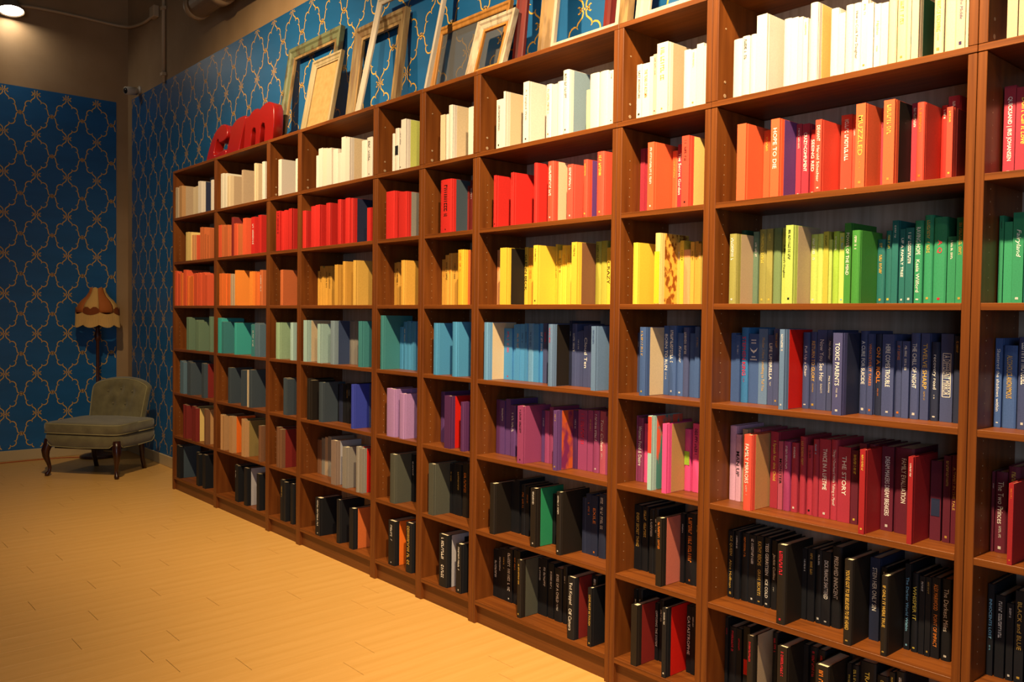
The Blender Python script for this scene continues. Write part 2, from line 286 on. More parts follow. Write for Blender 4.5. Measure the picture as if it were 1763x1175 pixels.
# ------------------------------------------------------------------ books
BOOKS = '''
1|0|0|40|30|225|148|bge|||||0
1|0|0|71|30|218|144|bge|||||0
1|0|0|116|51|228|150|tan|bge||||0
1|0|0|391|47|190|125|crm|||||0
1|0|0|438|46|192|127|crm|||||0
1|0|0|485|36|222|147|wht|dnv||||0
1|0|0|521|38|217|143|wht|dnv||||0
1|0|0|707|38|206|136|wht|||||0
1|1|0|250|57|206|136|pyl|||||0
1|1|0|307|57|201|133|pyl|||||0
1|1|0|365|42|179|118|pch|||||0
1|1|0|407|41|175|115|pch|||||0
1|1|0|448|31|174|115|ror|||||0
1|1|0|480|31|168|111|ror|||||0
1|1|0|520|37|223|147|dor|||||0
1|1|0|558|37|220|145|dor|||||0
1|1|0|596|46|172|114|dor|||||0
1|1|0|642|46|161|106|dor|||||0
1|1|0|692|36|206|136|dor|||||0
1|1|0|728|36|198|131|dor|||||0
1|2|0|26|12|258|170|ror|||||0
1|2|0|38|47|254|168|ror|||||0
1|2|0|86|31|239|158|ror|||||0
1|2|0|117|31|233|153|ror|||||0
1|2|0|149|55|239|158|org|||||0
1|2|0|204|36|260|171|ror|||||0
1|2|0|240|38|256|169|ror|||||0
1|2|0|279|32|214|141|org||||#gry|0
1|2|0|311|32|203|134|org|||||0
1|2|0|344|52|209|138|org|||||0
1|2|0|396|42|230|152|ror|||||0
1|2|0|438|43|223|147|ror|||||0
1|2|0|482|33|231|152|ror|||||0
1|2|0|515|34|221|146|ror|||||0
1|2|0|549|35|231|152|ror|||||0
1|2|0|584|36|224|148|ror|||||0
1|2|0|620|38|211|140|ror|||||0
1|3|0|259|29|235|155|dgg|||||0
1|3|0|288|30|228|150|dgg|||||0
1|3|0|443|31|217|143|dgg|||||0
1|3|0|474|31|205|135|dgg|||||0
1|3|0|670|40|243|160|dgg|||||0
1|4|0|147|34|241|159|slt|||||0
1|4|0|181|34|231|153|slt|||||0
1|4|0|275|37|242|160|dsl|||||0
1|4|0|312|37|233|154|dsl|||||0
1|4|0|543|30|241|159|dsl|mar||||0
1|4|0|573|30|238|157|dsl|mar||||0
1|5|0|203|34|246|162|mar|||||0
1|5|0|238|34|241|159|mar|||||0
1|5|0|372|41|248|164|mar|pyl||||0
1|5|0|413|41|238|157|mar|pyl||||0
1|5|0|587|47|246|162|brn|tan||||0
1|6|0|76|35|240|159|blk|dsl||||0
1|6|0|111|35|235|155|blk|dsl||||0
1|6|0|449|32|235|155|blk|||||0
1|6|0|481|32|224|148|blk|||||0
1|6|0|577|53|234|154|blk|||||0
2|0|0|871|51|229|151|gwh|||||0
2|0|0|922|51|223|147|gwh|||||0
2|0|0|973|47|203|134|crm|bge||||0
2|0|0|1214|27|213|141|bge|||||0
2|0|0|1390|29|233|154|crm|||||0
2|0|0|1419|29|223|147|crm|||||0
2|0|0|1493|37|230|152|wht|||||0
2|1|0|838|49|215|142|ror|||||0
2|1|0|894|36|212|140|dor|||||0
2|1|0|930|36|200|132|dor|||||0
2|1|0|971|33|207|137|dor|||||0
2|1|0|1004|33|203|134|dor|||||0
2|1|0|1041|35|252|166|mar|||||0
2|1|0|1088|29|209|138|ror|||||0
2|1|0|1117|29|199|132|ror|||||0
2|1|0|1146|41|197|130|dor|||||0
2|1|0|1187|41|187|123|dor|||||0
2|1|0|1230|48|231|152|ror|||||0
2|1|0|1358|53|227|150|red||m|w||0
2|1|0|1454|45|232|153|red|||||0
2|2|0|862|50|214|141|org|||||0
2|2|0|912|62|211|139|org|||||0
2|2|0|974|62|208|137|org|||||0
2|2|0|1040|34|206|136|bge|||||0
2|2|0|1074|34|201|133|bge|||||0
2|2|0|1112|31|228|150|orr|||||0
2|2|0|1337|48|212|140|orr|||||0
2|2|0|1413|32|209|138|org|||||0
2|2|0|1446|32|200|132|org|||||0
2|2|0|1478|42|217|143|dor||m|w||0
2|3|0|833|31|236|156|tel|||||0
2|3|0|864|32|233|154|tel|||||0
2|3|0|897|33|210|138|dtl|||||0
2|3|0|1093|31|207|137|tel|||||0
2|3|0|1353|55|201|133|dtl||m|w||0
2|3|0|1408|32|210|138|slt||||#blk|0
2|3|0|1440|32|202|134|slt|||||0
2|4|0|998|44|234|155|dsl|||||0
2|4|0|1212|41|230|152|dsl|||||0
2|4|0|1303|18|236|156|crm|||||0
2|4|0|1321|44|238|157|dsl|||||0
2|5|0|881|28|236|156|tan|||||0
2|5|0|909|29|230|152|tan|||||0
2|5|0|1030|55|240|158|tan|org||||0
2|5|0|1216|30|240|158|tan|olt||||0
2|5|0|1246|30|230|152|tan|olt||||0
2|5|0|1468|31|222|147|brn|||||0
2|6|0|1109|30|237|157|blk||m|w||0
2|6|0|1139|30|234|154|blk|||||0
2|6|0|1260|51|239|158|blk|lgr||||0
2|6|0|1441|44|228|151|blk|||||0
3|0|0|1713|42|214|141|wht|||||0
3|0|0|1939|25|190|125|wht|||||0
3|1|0|1700|48|236|156|red||m|k||1
3|1|0|1749|48|230|152|red|||||1
3|1|0|1797|32|233|154|red|||||0
3|1|0|1829|32|230|152|red|||||0
3|1|0|1862|39|237|156|red|||||1
3|2|0|1757|35|209|138|dor|||||0
3|3|0|1699|49|217|143|pgn|||||1
3|3|0|1886|34|219|145|pte|||||0
3|4|0|1799|29|216|142|dsl|||||0
3|4|0|1828|29|212|140|dsl|||||0
3|5|0|1713|33|240|158|brn|mar||||0
3|5|0|1747|33|230|152|brn|mar||||0
3|6|0|1775|33|241|159|blk||m|g||0
3|6|0|1808|33|232|153|blk|||||0
3|6|0|1892|38|237|157|blk|||||1
4|0|0|2176|33|176|116|wht|||||0
4|0|0|2210|46|210|139|wht|||||1
4|0|0|2256|48|203|134|gwh|||||1
4|0|0|2304|54|196|129|wht|||||1
4|0|0|2358|54|185|122|wht|||||1
4|0|0|2418|41|157|104|wht|||||0
4|0|0|2459|41|235|155|wht|crm||||1
4|0|0|2500|44|224|148|wht|crm||||1
4|0|0|2649|51|189|125|wht|||||1
4|0|0|2700|53|197|130|wht||m|k||1
4|1|0|2025|42|210|138|red|||||1
4|1|0|2118|55|227|150|red|||||1
4|1|0|2176|49|230|152|red|||||1
4|1|0|2288|47|230|152|red|||||1
4|1|0|2423|35|236|156|red|||||1
4|1|0|2491|47|237|156|red|||||1
4|1|0|2548|26|232|153|red|dnv||||1
4|1|0|2715|34|168|111|red|||||0
4|2|1|2025|21|198|130|mus|||||0
4|2|1|2047|32|225|149|mus||m|k||0
4|2|1|2079|33|214|141|mus|||||0
4|2|1|2115|34|223|147|mus||m|k||0
4|2|1|2152|39|222|146|mus||m|k||0
4|2|0|2389|36|216|143|mus|||||1
4|2|0|2475|28|230|152|mus|||||1
4|2|0|2587|26|231|152|pmu|||||1
4|3|0|2046|41|234|155|pte|crm||||1
4|3|0|2211|30|216|142|pte|||||1
4|3|0|2346|45|235|155|gbl|nsl||||1
4|3|1|2391|9|236|156|gry|||||0
4|3|1|2400|43|232|153|gry|||||0
4|3|1|2444|33|237|156|gry|||||0
4|3|0|2637|33|236|156|dtl|||||1
4|4|0|2090|29|232|153|bbk|||||1
4|4|0|2119|30|223|147|bbk|||||0
4|4|0|2220|44|219|144|dsl|||||1
4|4|1|2265|14|207|136|blk|||||0
4|4|1|2279|45|208|137|dnv|||||0
4|4|1|2324|36|211|139|blk|||||0
4|4|1|2361|22|217|143|blk||m|g||0
4|4|1|2383|18|219|144|blk||m|w||0
4|4|0|2567|25|231|153|rby|||||1
4|4|1|2593|8|228|150|nav|||||0
4|5|1|2031|50|195|128|brn|||||0
4|5|1|2081|45|210|139|gry|||||0
4|5|1|2126|32|219|145|bge|||||0
4|5|1|2159|38|228|151|gry|||||0
4|5|0|2371|50|239|158|tpe|lgr||||1
4|5|0|2487|40|217|143|gry|||||1
4|5|0|2628|29|236|156|gry|red||||1
4|5|0|2657|29|230|152|gry|red||||1
4|6|0|2204|52|209|138|blk||m|w||1
4|6|0|2422|36|234|154|blk|||||1
4|6|0|2567|41|214|141|blk|dor||||1
5|0|0|2945|19|180|119|wht|||||0
5|0|0|2967|32|201|133|wht||||#blk|1
5|0|0|2999|20|193|127|wht||m|k||1
5|0|0|3020|40|235|155|wht|pgy||||1
5|1|0|2887|78|230|152|red|||||1
5|1|0|2994|74|217|143|red|gry||||1
5|2|1|2825|15|214|141|mus||m|k||0
5|2|1|2840|30|216|143|mus||m|k||0
5|2|0|3019|29|214|141|mus|||||1
5|3|0|2845|27|267|176|dtl|||||1
5|3|1|2872|32|211|139|tbl|||||0
5|3|1|2905|29|237|157|tbl||m|w||0
5|3|1|2934|34|241|159|tbl|||||0
5|3|1|2969|19|233|154|tbl|||||0
5|3|1|2988|31|238|157|tbl|||||0
5|4|0|2906|75|235|155|lil|||||1
5|4|1|2982|10|229|151|lil|||||0
5|4|0|3014|44|217|143|lil|||||1
5|5|0|2944|48|239|158|ods|||||1
5|5|1|2992|27|234|155|blk||m|w||0
5|6|0|2927|62|218|144|blk|org|m|w||1
5|6|0|3087|51|238|157|blk||m|g||1
6|0|0|3333|33|204|135|crm|||||1
6|0|0|3367|27|202|133|wht|||||1
6|0|0|3394|29|237|156|wht|crm||||1
6|0|0|3535|36|204|135|wht|||||1
6|1|0|3331|85|238|157|red|dsl|m:13|k||1
6|1|1|3416|10|214|141|mar||m|k||0
6|1|1|3427|22|238|157|mar||m|w||0
6|2|1|3226|24|214|141|mus||m|o||0
6|2|1|3250|28|233|154|mus||m|k||0
6|2|1|3278|24|240|158|mus||m|o||0
6|2|1|3302|41|240|159|mus||m|k||0
6|2|0|3470|42|241|159|ylo|dor|m|o||1
6|3|0|3298|31|236|156|tbl|||||1
6|3|0|3430|35|243|160|tbl|||||1
6|4|1|3226|29|238|157|pur|||||0
6|4|0|3385|43|236|155|dpu|red||||1
6|4|0|3499|24|217|143|dpu|||||1
6|5|0|3268|38|236|156|ods|||||1
6|5|1|3306|18|230|152|blk||m|g||0
6|5|1|3324|27|235|155|blk|||||0
6|5|1|3351|44|236|156|blk||m|g||0
6|5|1|3400|43|247|163|bbk||m|o||0
6|6|0|3353|64|237|157|blk|lgr|m|w||1
6|6|1|3417|7|218|144|blk||m|w||0
6|6|0|3483|37|218|144|blk||m|w||1
7|0|0|3724|31|201|133|wht||(SELFISH&PERVERSE)|k||1
7|0|0|3755|16|200|132|wht|||||1
7|0|0|3772|12|227|150|wht|crm||||1
7|0|0|3891|33|241|159|wht||A Tangled Web|k||1
7|0|0|4022|30|206|136|wht||m|o||1
7|0|0|4053|30|201|133|wht|||||1
7|0|0|4084|32|205|135|wht|||||1
7|0|0|4116|34|241|159|wht|gbl|m|k||1
7|0|0|4239|16|145|96|crm|||||1
7|0|0|4255|47|199|131|wht|||||1
7|0|0|4303|41|199|131|wht|||||1
7|0|0|4344|15|182|120|wht|||||1
7|0|0|4360|15|191|126|wht||m|k||1
7|1|0|3715|15|215|142|red||m|k||1
7|1|0|3823|18|214|141|red||m|k||1
7|1|0|3954|19|237|157|red|||||1
7|1|0|4038|34|231|153|rdo|crm|m|w||1
7|1|0|4145|30|206|136|cor||m|w||1
7|1|0|4232|22|213|141|rdo|pur|m|y||1
7|1|0|4294|36|234|154|rdo||m|y||1
7|2|1|3625|20|238|157|pch||m|o||0
7|2|0|3760|39|234|155|yel|bbk||||1
7|2|1|3799|24|241|159|yel||GLENN BECK|k||0
7|2|1|3823|36|236|156|ylo||m|o||0
7|2|0|3963|24|234|154|yel||m|k||1
7|2|1|3987|10|243|160|yel||MUCK CITY|k||0
7|2|1|4001|22|218|144|yel||m|k||0
7|2|1|4023|29|236|156|yel||m|o||0
7|2|1|4053|27|235|155|yel||m|o||0
7|2|0|4176|28|234|155|yel|brn|m|k||1
7|2|1|4205|29|241|159|oly||m|k||1
7|2|1|4234|33|242|160|oly|||||1
7|2|1|4267|24|215|142|yel||CRAZY|k||0
7|3|0|3655|27|244|161|lbl|crm||||1
7|3|1|3682|53|219|144|blu||m|r||1
7|3|1|3736|20|235|155|blu|||||0
7|3|1|3756|27|238|157|blu||m|g||0
7|3|1|3783|27|239|157|blu||m|n||0
7|3|1|3811|18|242|160|blu||m|n||0
7|3|1|3829|35|242|160|lbl||m|n||0
7|3|1|3864|31|240|158|blu|||||0
7|3|1|3898|28|243|161|sky||m|w||0
7|3|1|3926|24|244|161|nav||m|r||0
7|3|0|4051|24|242|160|lsl|bbk|m|r||1
7|3|1|4076|12|256|166|dnv||m|w||0
7|3|1|4088|28|244|161|nav||m|w||0
7|3|1|4117|16|214|141|nav||m|w||0
7|3|1|4133|19|218|144|nav|||||0
7|3|1|4154|25|237|156|nav||Cloud Ten|w||0
7|3|1|4179|15|241|159|nav|||||0
7|3|0|4285|22|238|157|lsl||m|n||1
7|4|1|3633|29|234|154|dpu|||||0
7|4|1|3662|29|233|154|pur||m|w||0
7|4|1|3694|30|241|159|pur|||||0
7|4|1|3726|34|217|143|pur||m|w||0
7|4|0|3878|35|233|154|mag||m|k||1
7|4|1|3920|20|212|140|pur||m|w||0
7|4|1|3941|26|214|141|mag|||||0
7|4|1|3967|20|231|152|mag|||||0
7|4|0|4086|20|233|154|pur|mor|m|g||1
7|4|1|4106|23|229|151|dpu||m:10|w||0
7|4|1|4130|48|235|155|mag||m|r||1
7|4|1|4180|28|237|157|mag||m:17|g||0
7|4|1|4212|30|239|158|mag||m|w||1
7|4|1|4245|31|239|158|dus||Toni Cohen|w||1
7|4|1|4278|10|222|146|mag|||||0
7|5|0|3706|33|214|142|bbk|||||1
7|5|1|3742|23|213|141|blk|||||0
7|5|1|3765|28|225|148|blk|||||0
7|5|1|3803|25|211|139|blk||m|o||0
7|5|1|3831|23|208|137|blk||m|o||0
7|5|0|3966|30|235|155|bbk|emr|m|w||1
7|5|1|3996|17|204|134|blk|||||0
7|5|0|4113|26|244|161|bbk||m|w||1
7|5|1|4155|22|216|143|dnv|||||0
7|5|1|4177|28|235|155|dnv||m|o||0
7|5|1|4205|33|233|154|dnv||EXILE|o||1
7|5|1|4245|36|247|163|dnv||m:20|w||1
7|6|1|3625|31|206|136|blk||m|w||0
7|6|1|3657|24|217|143|blk||m|w||0
7|6|1|3681|27|218|144|blk||m|g||0
7|6|1|3708|45|230|152|blk||m|w||1
7|6|1|3753|21|233|154|blk||m|o||0
7|6|1|3774|26|231|152|blk||m|g||0
7|6|0|3887|24|237|156|bbk|ods|m|g||1
7|6|1|3912|23|229|151|blk||m|w||0
7|6|1|3935|32|236|156|blk||m:13|w||0
7|6|1|3973|32|226|149|blk||m:18|w||0
7|6|1|4009|44|216|143|blk||EYES OF A CHILD|w||1
7|6|1|4055|23|232|153|blk||m|w||0
7|6|0|4178|39|238|157|blk|mar|Ted Koppel  Off Camera|w||1
7|6|1|4218|33|235|155|blk||m|w||1
7|6|0|4284|20|220|145|blk||LOVE MUST BE TOUGH|g||1
8|0|0|4485|22|184|121|wht||LAST ADVENTURE|k||1
8|0|0|4508|32|183|121|wht||THE TEARS OF AUTUMN|o||1
8|0|0|4540|16|201|133|wht|||||1
8|0|0|4556|16|205|135|crm||m|r||1
8|0|0|4572|47|237|157|wht|bge|m|g||1
8|0|0|4683|27|190|125|wht|||||1
8|0|0|4711|25|186|123|wht||m|g||1
8|0|0|4737|28|198|131|wht|||||1
8|0|0|4765|9|187|124|wht|||||1
8|1|1|4426|20|240|159|crs|||||0
8|1|1|4446|12|240|158|crs|||||0
8|1|0|4537|28|233|154|orb||m:29|w||1
8|1|1|4567|24|212|140|orb||m|g||0
8|1|1|4592|19|232|153|crs||The Secret Garden|w||0
8|1|0|4683|30|233|154|rdo|pyl|m:17|k||1
8|2|0|4478|23|215|142|yel|||||1
8|2|0|4573|23|243|160|pyl|cre|||pic|1
8|2|1|4596|14|216|142|pmu||m|w||0
8|2|1|4611|16|221|146|yel||m|k||0
8|2|1|4628|27|189|125|pch|||||1
8|2|1|4655|16|214|141|mus||m|k||0
8|2|1|4672|15|215|142|mus||m:10|k||0
8|2|1|4687|13|207|137|mus||m:15|w||0
8|2|1|4702|10|242|159|olv|||||0
8|3|1|4426|7|217|143|nav||m|w||0
8|3|0|4515|28|239|158|nbl|crm|m|g||1
8|3|1|4544|23|244|161|nbl||BORN TO RUN|w||1
8|3|1|4567|33|245|162|nbl||m|w||1
8|3|1|4601|28|220|145|nbl||Keeper|w||1
8|3|1|4629|24|240|158|nav||m:18|w||1
8|3|1|4654|26|220|145|nbl|||||1
8|3|1|4681|19|243|161|nbl||m|g||0
8|3|1|4700|11|238|157|nav||m|g||0
8|4|1|4426|7|239|157|mag||m|w||0
8|4|1|4433|26|233|154|mag||Women Food & Desire|w||0
8|4|1|4460|19|214|141|pnk|||||0
8|4|1|4553|7|231|152|pnk|||||0
8|4|0|4561|17|258|170|pte|tpc|||pic|1
8|4|0|4623|19|237|156|pnk|tan||||1
8|4|1|4642|26|214|142|pnk||||#lim|1
8|4|1|4672|35|236|156|pnk||m:18|k||1
8|5|1|4426|32|236|156|blk||EVERY SECRET THING|g||1
8|5|1|4458|29|235|155|blk||m:17|g||1
8|5|1|4495|22|230|152|blk||m|w||0
8|5|1|4518|19|236|156|blk||m:9|w||0
8|5|0|4605|24|235|155|bbk|sal|m|o||1
8|5|1|4635|17|241|159|blk||m|w||0
8|5|1|4654|41|247|163|blk||m|o||1
8|5|1|4695|13|248|163|blk||m|g||0
8|6|1|4426|17|229|151|blk||m|w||0
8|6|1|4443|22|234|155|blk||m|w||0
8|6|0|4500|27|215|142|bbk|mar||||1
8|6|1|4527|15|206|136|blk||OPPOSING THE SYSTEM|w||0
8|6|1|4542|20|220|145|blk||m|w||0
8|6|0|4636|18|239|158|blk|red|m:17|w||1
8|6|1|4665|18|233|154|blk||CATASTROPHE|w||0
8|6|1|4686|17|236|156|blk||m|w||0
9|0|0|4874|34|180|119|wht|||||1
9|0|0|4909|28|181|119|wht||m|k||1
9|0|0|4938|21|181|119|wht|||||1
9|0|0|4959|36|234|154|wht|||||1
9|0|0|5052|25|199|131|wht|||||1
9|0|0|5077|22|197|130|wht|||||1
9|0|0|5100|16|193|128|wht|||||1
9|0|0|5116|16|185|122|wht||m|g||1
9|0|0|5135|25|225|148|wht|pyl||||1
9|0|0|5202|25|190|125|wht|||||1
9|0|0|5227|19|172|113|wht|||||1
9|0|0|5246|23|189|125|wht|||||1
9|0|0|5269|22|188|124|wht||How to Cook Your Daughter|k||1
9|0|0|5291|19|192|127|wht||m:13|g||1
9|0|0|5310|18|177|117|wht|||||1
9|0|0|5329|18|171|113|wht||Hipless|g||1
9|0|0|5347|21|169|112|wht|||||1
9|0|0|5368|23|172|113|crm|||||1
9|0|0|5392|27|170|112|crm||m|g||1
9|0|0|5420|10|164|108|crm|||||1
9|0|0|5431|19|168|111|crm|dgr||||1
9|0|0|5489|25|155|102|crm||WAYS OF KNOWING|g||1
9|0|0|5516|29|151|100|crm|||||1
9|0|0|5545|22|205|135|crm||Starting in the Middle|p||1
9|0|0|5567|7|225|149|crm||m|g||1
9|1|0|4898|32|237|156|orb|||||1
9|1|1|4932|23|227|150|orb||m|y||1
9|1|0|5015|30|234|155|orb|pur|HOPE TO DIE|w||1
9|1|1|5046|18|229|151|crs||m:26|w||1
9|1|1|5066|24|226|149|crs||CRAZY=COMPLIMENT|w||1
9|1|1|5093|19|204|135|red||SEEING RED|w||1
9|1|0|5164|20|207|137|rdo||DEVIANT  Harold Schechter|w||1
9|1|1|5189|35|232|153|rdo||m|w||1
9|1|1|5225|10|228|151|rdo||m|w||0
9|1|0|5283|28|232|153|orb||MUZZLED|g||1
9|1|1|5312|8|232|153|crs||m|k||0
9|1|0|5363|31|227|150|orb|bbk|m:13|g||1
9|1|1|5395|17|231|153|crs||m|w||1
9|1|0|5451|21|206|136|rdo||m|o||1
9|1|1|5473|19|211|139|red||m:9|w||1
9|1|1|5493|29|231|152|crs||m:6|w||1
9|1|0|5529|16|180|119|rdo|mar|m|y||1
9|2|1|4853|19|240|158|dgr|||||1
9|2|0|4875|27|220|146|olv|bge|m|w||1
9|2|1|4903|18|232|153|dgg||m|w||0
9|2|1|4922|28|238|157|olv||m:21|y||1
9|2|1|4952|21|238|157|olv||m:8|y||1
9|2|1|4974|28|239|157|olg|||||1
9|2|1|5004|14|238|157|pgr||A Mermaid's Daughter|k||0
9|2|0|5075|25|233|154|pgr|bge|m|k||1
9|2|1|5101|23|211|139|pgr||m|w||1
9|2|1|5124|19|211|140|pgr|||||1
9|2|1|5143|17|217|143|oly||m:10|k||1
9|2|1|5160|10|192|127|pgr||||#crm|0
9|2|1|5171|20|216|143|lim||m|w||1
9|2|1|5192|17|210|138|pgr||m:13|b||1
9|2|1|5210|21|237|156|grn||POWER OF THE MIND|w||1
9|2|0|5280|25|204|135|grn||m|w||1
9|2|1|5305|24|184|121|dtg||m|g||1
9|2|1|5330|20|207|137|dtg||m:13|y||1
9|2|1|5351|18|234|155|dtg||m:15|w||1
9|2|1|5370|16|209|138|dtg||UP A FAMILY TREE|w||1
9|2|1|5388|22|211|139|dtg||m|w||1
9|2|1|5412|23|229|151|emr||RAVING HOPE  Kasia Wilford|w||1
9|2|1|5438|24|242|160|emr||m:21|g||1
9|2|1|5463|35|234|154|emr||A Q|r||1
9|2|1|5500|22|180|119|emr||m|w||1
9|2|1|5523|20|229|151|emr||m:21|g||1
9|3|1|4826|18|225|148|nbl|||||0
9|3|1|4845|16|218|144|nbl||m|w||0
9|3|1|4863|26|244|161|sbl||STEPHEN KING|r||1
9|3|1|4891|37|224|148|nbl||||wing|1
9|3|1|4928|32|241|159|lsl||Mother, I Have Something to Tell You|g||1
9|3|1|4962|20|222|147|nav||LIFE UMBRELLA|w||1
9|3|1|4983|19|242|160|nav||m|g||1
9|3|0|5059|17|242|160|lsl|red|m|w||1
9|3|1|5082|23|233|154|nav||Pull Up a Chair|w||1
9|3|1|5107|23|235|155|nav||RETURN TO GLORY|g||1
9|3|1|5132|31|241|159|nav||Now You See Her|w||1
9|3|1|5164|16|241|159|nav||No Apology  Mitt Romney|w||1
9|3|0|5230|29|235|155|vnv|dnv|TOXIC PARENTS|w||1
9|3|1|5263|23|241|159|nav||A CURE FOR SUICIDE|w||1
9|3|1|5288|17|233|154|nav||WHATEVER IT TAKES|o||1
9|3|1|5307|21|233|154|dnv||ON A ROLL|o||1
9|3|1|5330|34|233|154|nav||HERE COMES TROUBLE|w||1
9|3|1|5366|20|215|142|nav||m|o||1
9|3|1|5387|20|215|142|nav||m:22|w||1
9|3|1|5409|25|238|157|nav||THE CHILL OF NIGHT|w||1
9|3|1|5438|23|238|157|nav||TWELVE SHARP|g||1
9|3|1|5464|22|215|142|dnv||recovery road|w||1
9|3|1|5489|33|238|157|nav||A DIFFERENT MIRROR|w|box|1
9|3|1|5524|19|233|154|dnv||m|g||1
9|4|1|4826|26|245|162|ppk|||||1
9|4|1|4852|20|219|144|ppk||MAN UP|k||0
9|4|1|4874|20|238|157|bge|||||1
9|4|1|4915|26|243|160|dus|||||1
9|4|0|4943|28|236|156|cor|tan|FAMILY MIRRORS|w||1
9|4|1|4978|27|242|160|crs||I Speak for this Child|y||1
9|4|1|5008|16|215|142|dus||MONSTER|k||0
9|4|1|5025|24|217|143|drs||m|w||1
9|4|1|5051|23|216|143|crs||m|w||1
9|4|1|5080|20|238|157|crs||m|g||1
9|4|1|5102|21|214|141|crs||m|k||1
9|4|1|5125|19|235|155|crs||m|b||1
9|4|1|5145|36|238|157|crs||TWICE IN A LIFETIME|w||1
9|4|1|5181|23|240|159|crs||Things I Overheard While Talking to Myself|w||1
9|4|1|5207|39|223|147|crs||THE STORY|w||1
9|4|1|5247|22|217|143|brg||m|y||1
9|4|1|5271|22|240|159|brg|||||1
9|4|1|5295|22|240|159|brg|||||1
9|4|0|5318|17|236|156|crr||m:17|y||1
9|4|1|5337|34|240|158|brg||DREAM MAKERS DREAM BREAKERS|w||1
9|4|1|5374|53|241|159|brg||FAMILY EVALUATION|w||1
9|4|0|5453|14|234|154|crr||m|w||1
9|4|1|5472|29|217|143|brg||||#dnv|1
9|4|1|5506|20|235|155|brg||m|g||1
9|4|1|5527|14|239|158|brg||A TWIST IN THE TALE|g||1
9|5|1|4829|22|221|146|blk||ICE QUEEN  Alice Hoffman|g||1
9|5|1|4853|21|224|148|blk||m|w||1
9|5|1|4877|28|223|147|blk||m|o||1
9|5|1|4907|25|222|147|blk||m:18|w||1
9|5|1|4933|26|224|148|blk||KATHY REICHS  GRAVE SECRETS|g||1
9|5|1|4963|23|225|149|blk||TESS GERRITSEN  ICE COLD|w||1
9|5|1|4987|23|220|145|blk||Jackie Collins|w||1
9|5|0|5068|30|241|159|bbk||m:14|r||1
9|5|1|5098|16|219|145|blk||m|w||0
9|5|1|5116|23|222|146|blk||m|g||1
9|5|1|5141|21|224|148|blk||m:13|w||1
9|5|1|5162|28|223|147|blk||DICK FRANCIS SHATTERED|w||1
9|5|1|5190|31|244|161|blk||PRESUMED INNOCENT|w||1
9|5|0|5281|25|243|160|bbk||YOU'VE GOT TO BE BELIEVED TO BE HEARD|g||1
9|5|1|5311|29|239|158|dnv||STEIN HER ONLY SIN|w||1
9|5|1|5342|17|216|142|blk||m|w||1
9|5|0|5387|19|221|146|bbk||IF ONLY IT WERE TRUE|g||1
9|5|1|5409|16|242|160|blk||The Darker World Within|b||1
9|5|1|5429|19|221|146|blk||WHISPER IT|y||1
9|5|1|5450|16|217|143|blk||m|w||1
9|5|1|5468|15|219|144|blk||m:16|g||1
9|5|1|5483|23|221|146|blk||ALEX MARWOOD  POINT OF IMPACT|o||1
9|5|1|5508|26|223|147|blk||The Darkest Miles|w||1
9|6|1|4826|11|238|157|blk||m|r||0
9|6|1|4840|29|213|141|blk||m:17|r||1
9|6|1|4870|20|213|140|blk||m|r||0
9|6|1|4896|24|228|151|blk||||#red|1
9|6|0|4967|23|241|159|bbk|bge|m|r||1
9|6|1|4999|20|237|156|blk||m|r||1
9|6|0|5078|32|242|160|bbk||m:17|r||1
9|6|1|5110|16|232|153|blk|||||0
9|6|1|5127|27|232|153|blk||m|r||1
9|6|1|5155|27|231|153|blk||m|r||1
9|6|0|5198|40|223|147|bbk||m|o||1
9|6|1|5247|13|217|143|blk||m|y||0
9|6|1|5260|22|216|142|blk||m|y||1
9|6|1|5284|49|237|157|blk||TRANSITIONS|y||1
9|6|1|5337|33|213|140|blk||m|y||1
9|6|1|5372|16|231|153|blk||m|y||1
9|6|1|5390|26|240|159|blk||m|w||1
10|0|0|5663|24|214|141|bge||m|w||1
10|0|0|5689|19|230|152|bge||m|g||1
10|0|0|5709|21|219|145|crm||m|k||1
10|1|1|5628|28|232|153|crs||QUICKSAND ^ IRIS JOHANSEN|w||1
10|1|1|5657|39|224|148|crs||Don't Call It Love|y||1
10|2|1|5626|11|226|149|emr||m:17|k||1
10|2|1|5638|21|209|138|emr|||||1
10|2|1|5659|26|231|153|emr||Fairyland|w||1
10|2|1|5686|24|188|124|dtg|||||1
10|3|1|5626|17|230|152|nbl||Shattered the shadows within|w||1
10|3|1|5644|33|212|140|nbl||ALCOHOLICS ANONYMOUS|g||1
10|3|1|5679|27|234|154|nav||m:20|w||1
10|4|1|5626|7|209|138|brg||m:15|w||0
10|4|1|5633|29|210|139|brg||The Two Princes|w||1
10|4|1|5663|28|228|150|brg||m|g||1
10|4|0|5699|12|201|133|crr||m|o||1
10|5|1|5626|15|239|158|blk||INNOCENTS LOST|b||1
10|5|1|5644|23|214|141|blk||m|w||1
10|5|1|5670|17|199|131|blk||m:11|w||1
10|5|1|5689|22|236|155|blk||BLACK and BLUE|g||1
10|5|1|5715|20|228|151|blk||m|g||1
'''
def cover_profile(w, d, rnd):
    """closed outline (x,y) of the case, spine towards -y, U shaped"""
    t = min(.0028, w*.22); hg = min(.0012, w*.08)
    s = [(0, d), (0, .0125), (hg, .010), (hg, .0075), (0, .005)]
    if rnd: s += [(w*.12, .0016), (w*.32, .0003), (w*.5, 0), (w*.68, .0003), (w*.88, .0016)]
    else: s += [(0, .0006), (.0006, 0), (w-.0006, 0), (w, .0006)]
    s += [(w, .005), (w-hg, .0075), (w-hg, .010), (w, .0125), (w, d), (w-t, d), (w-t, .006), (t, .006), (t, d)]
    return s
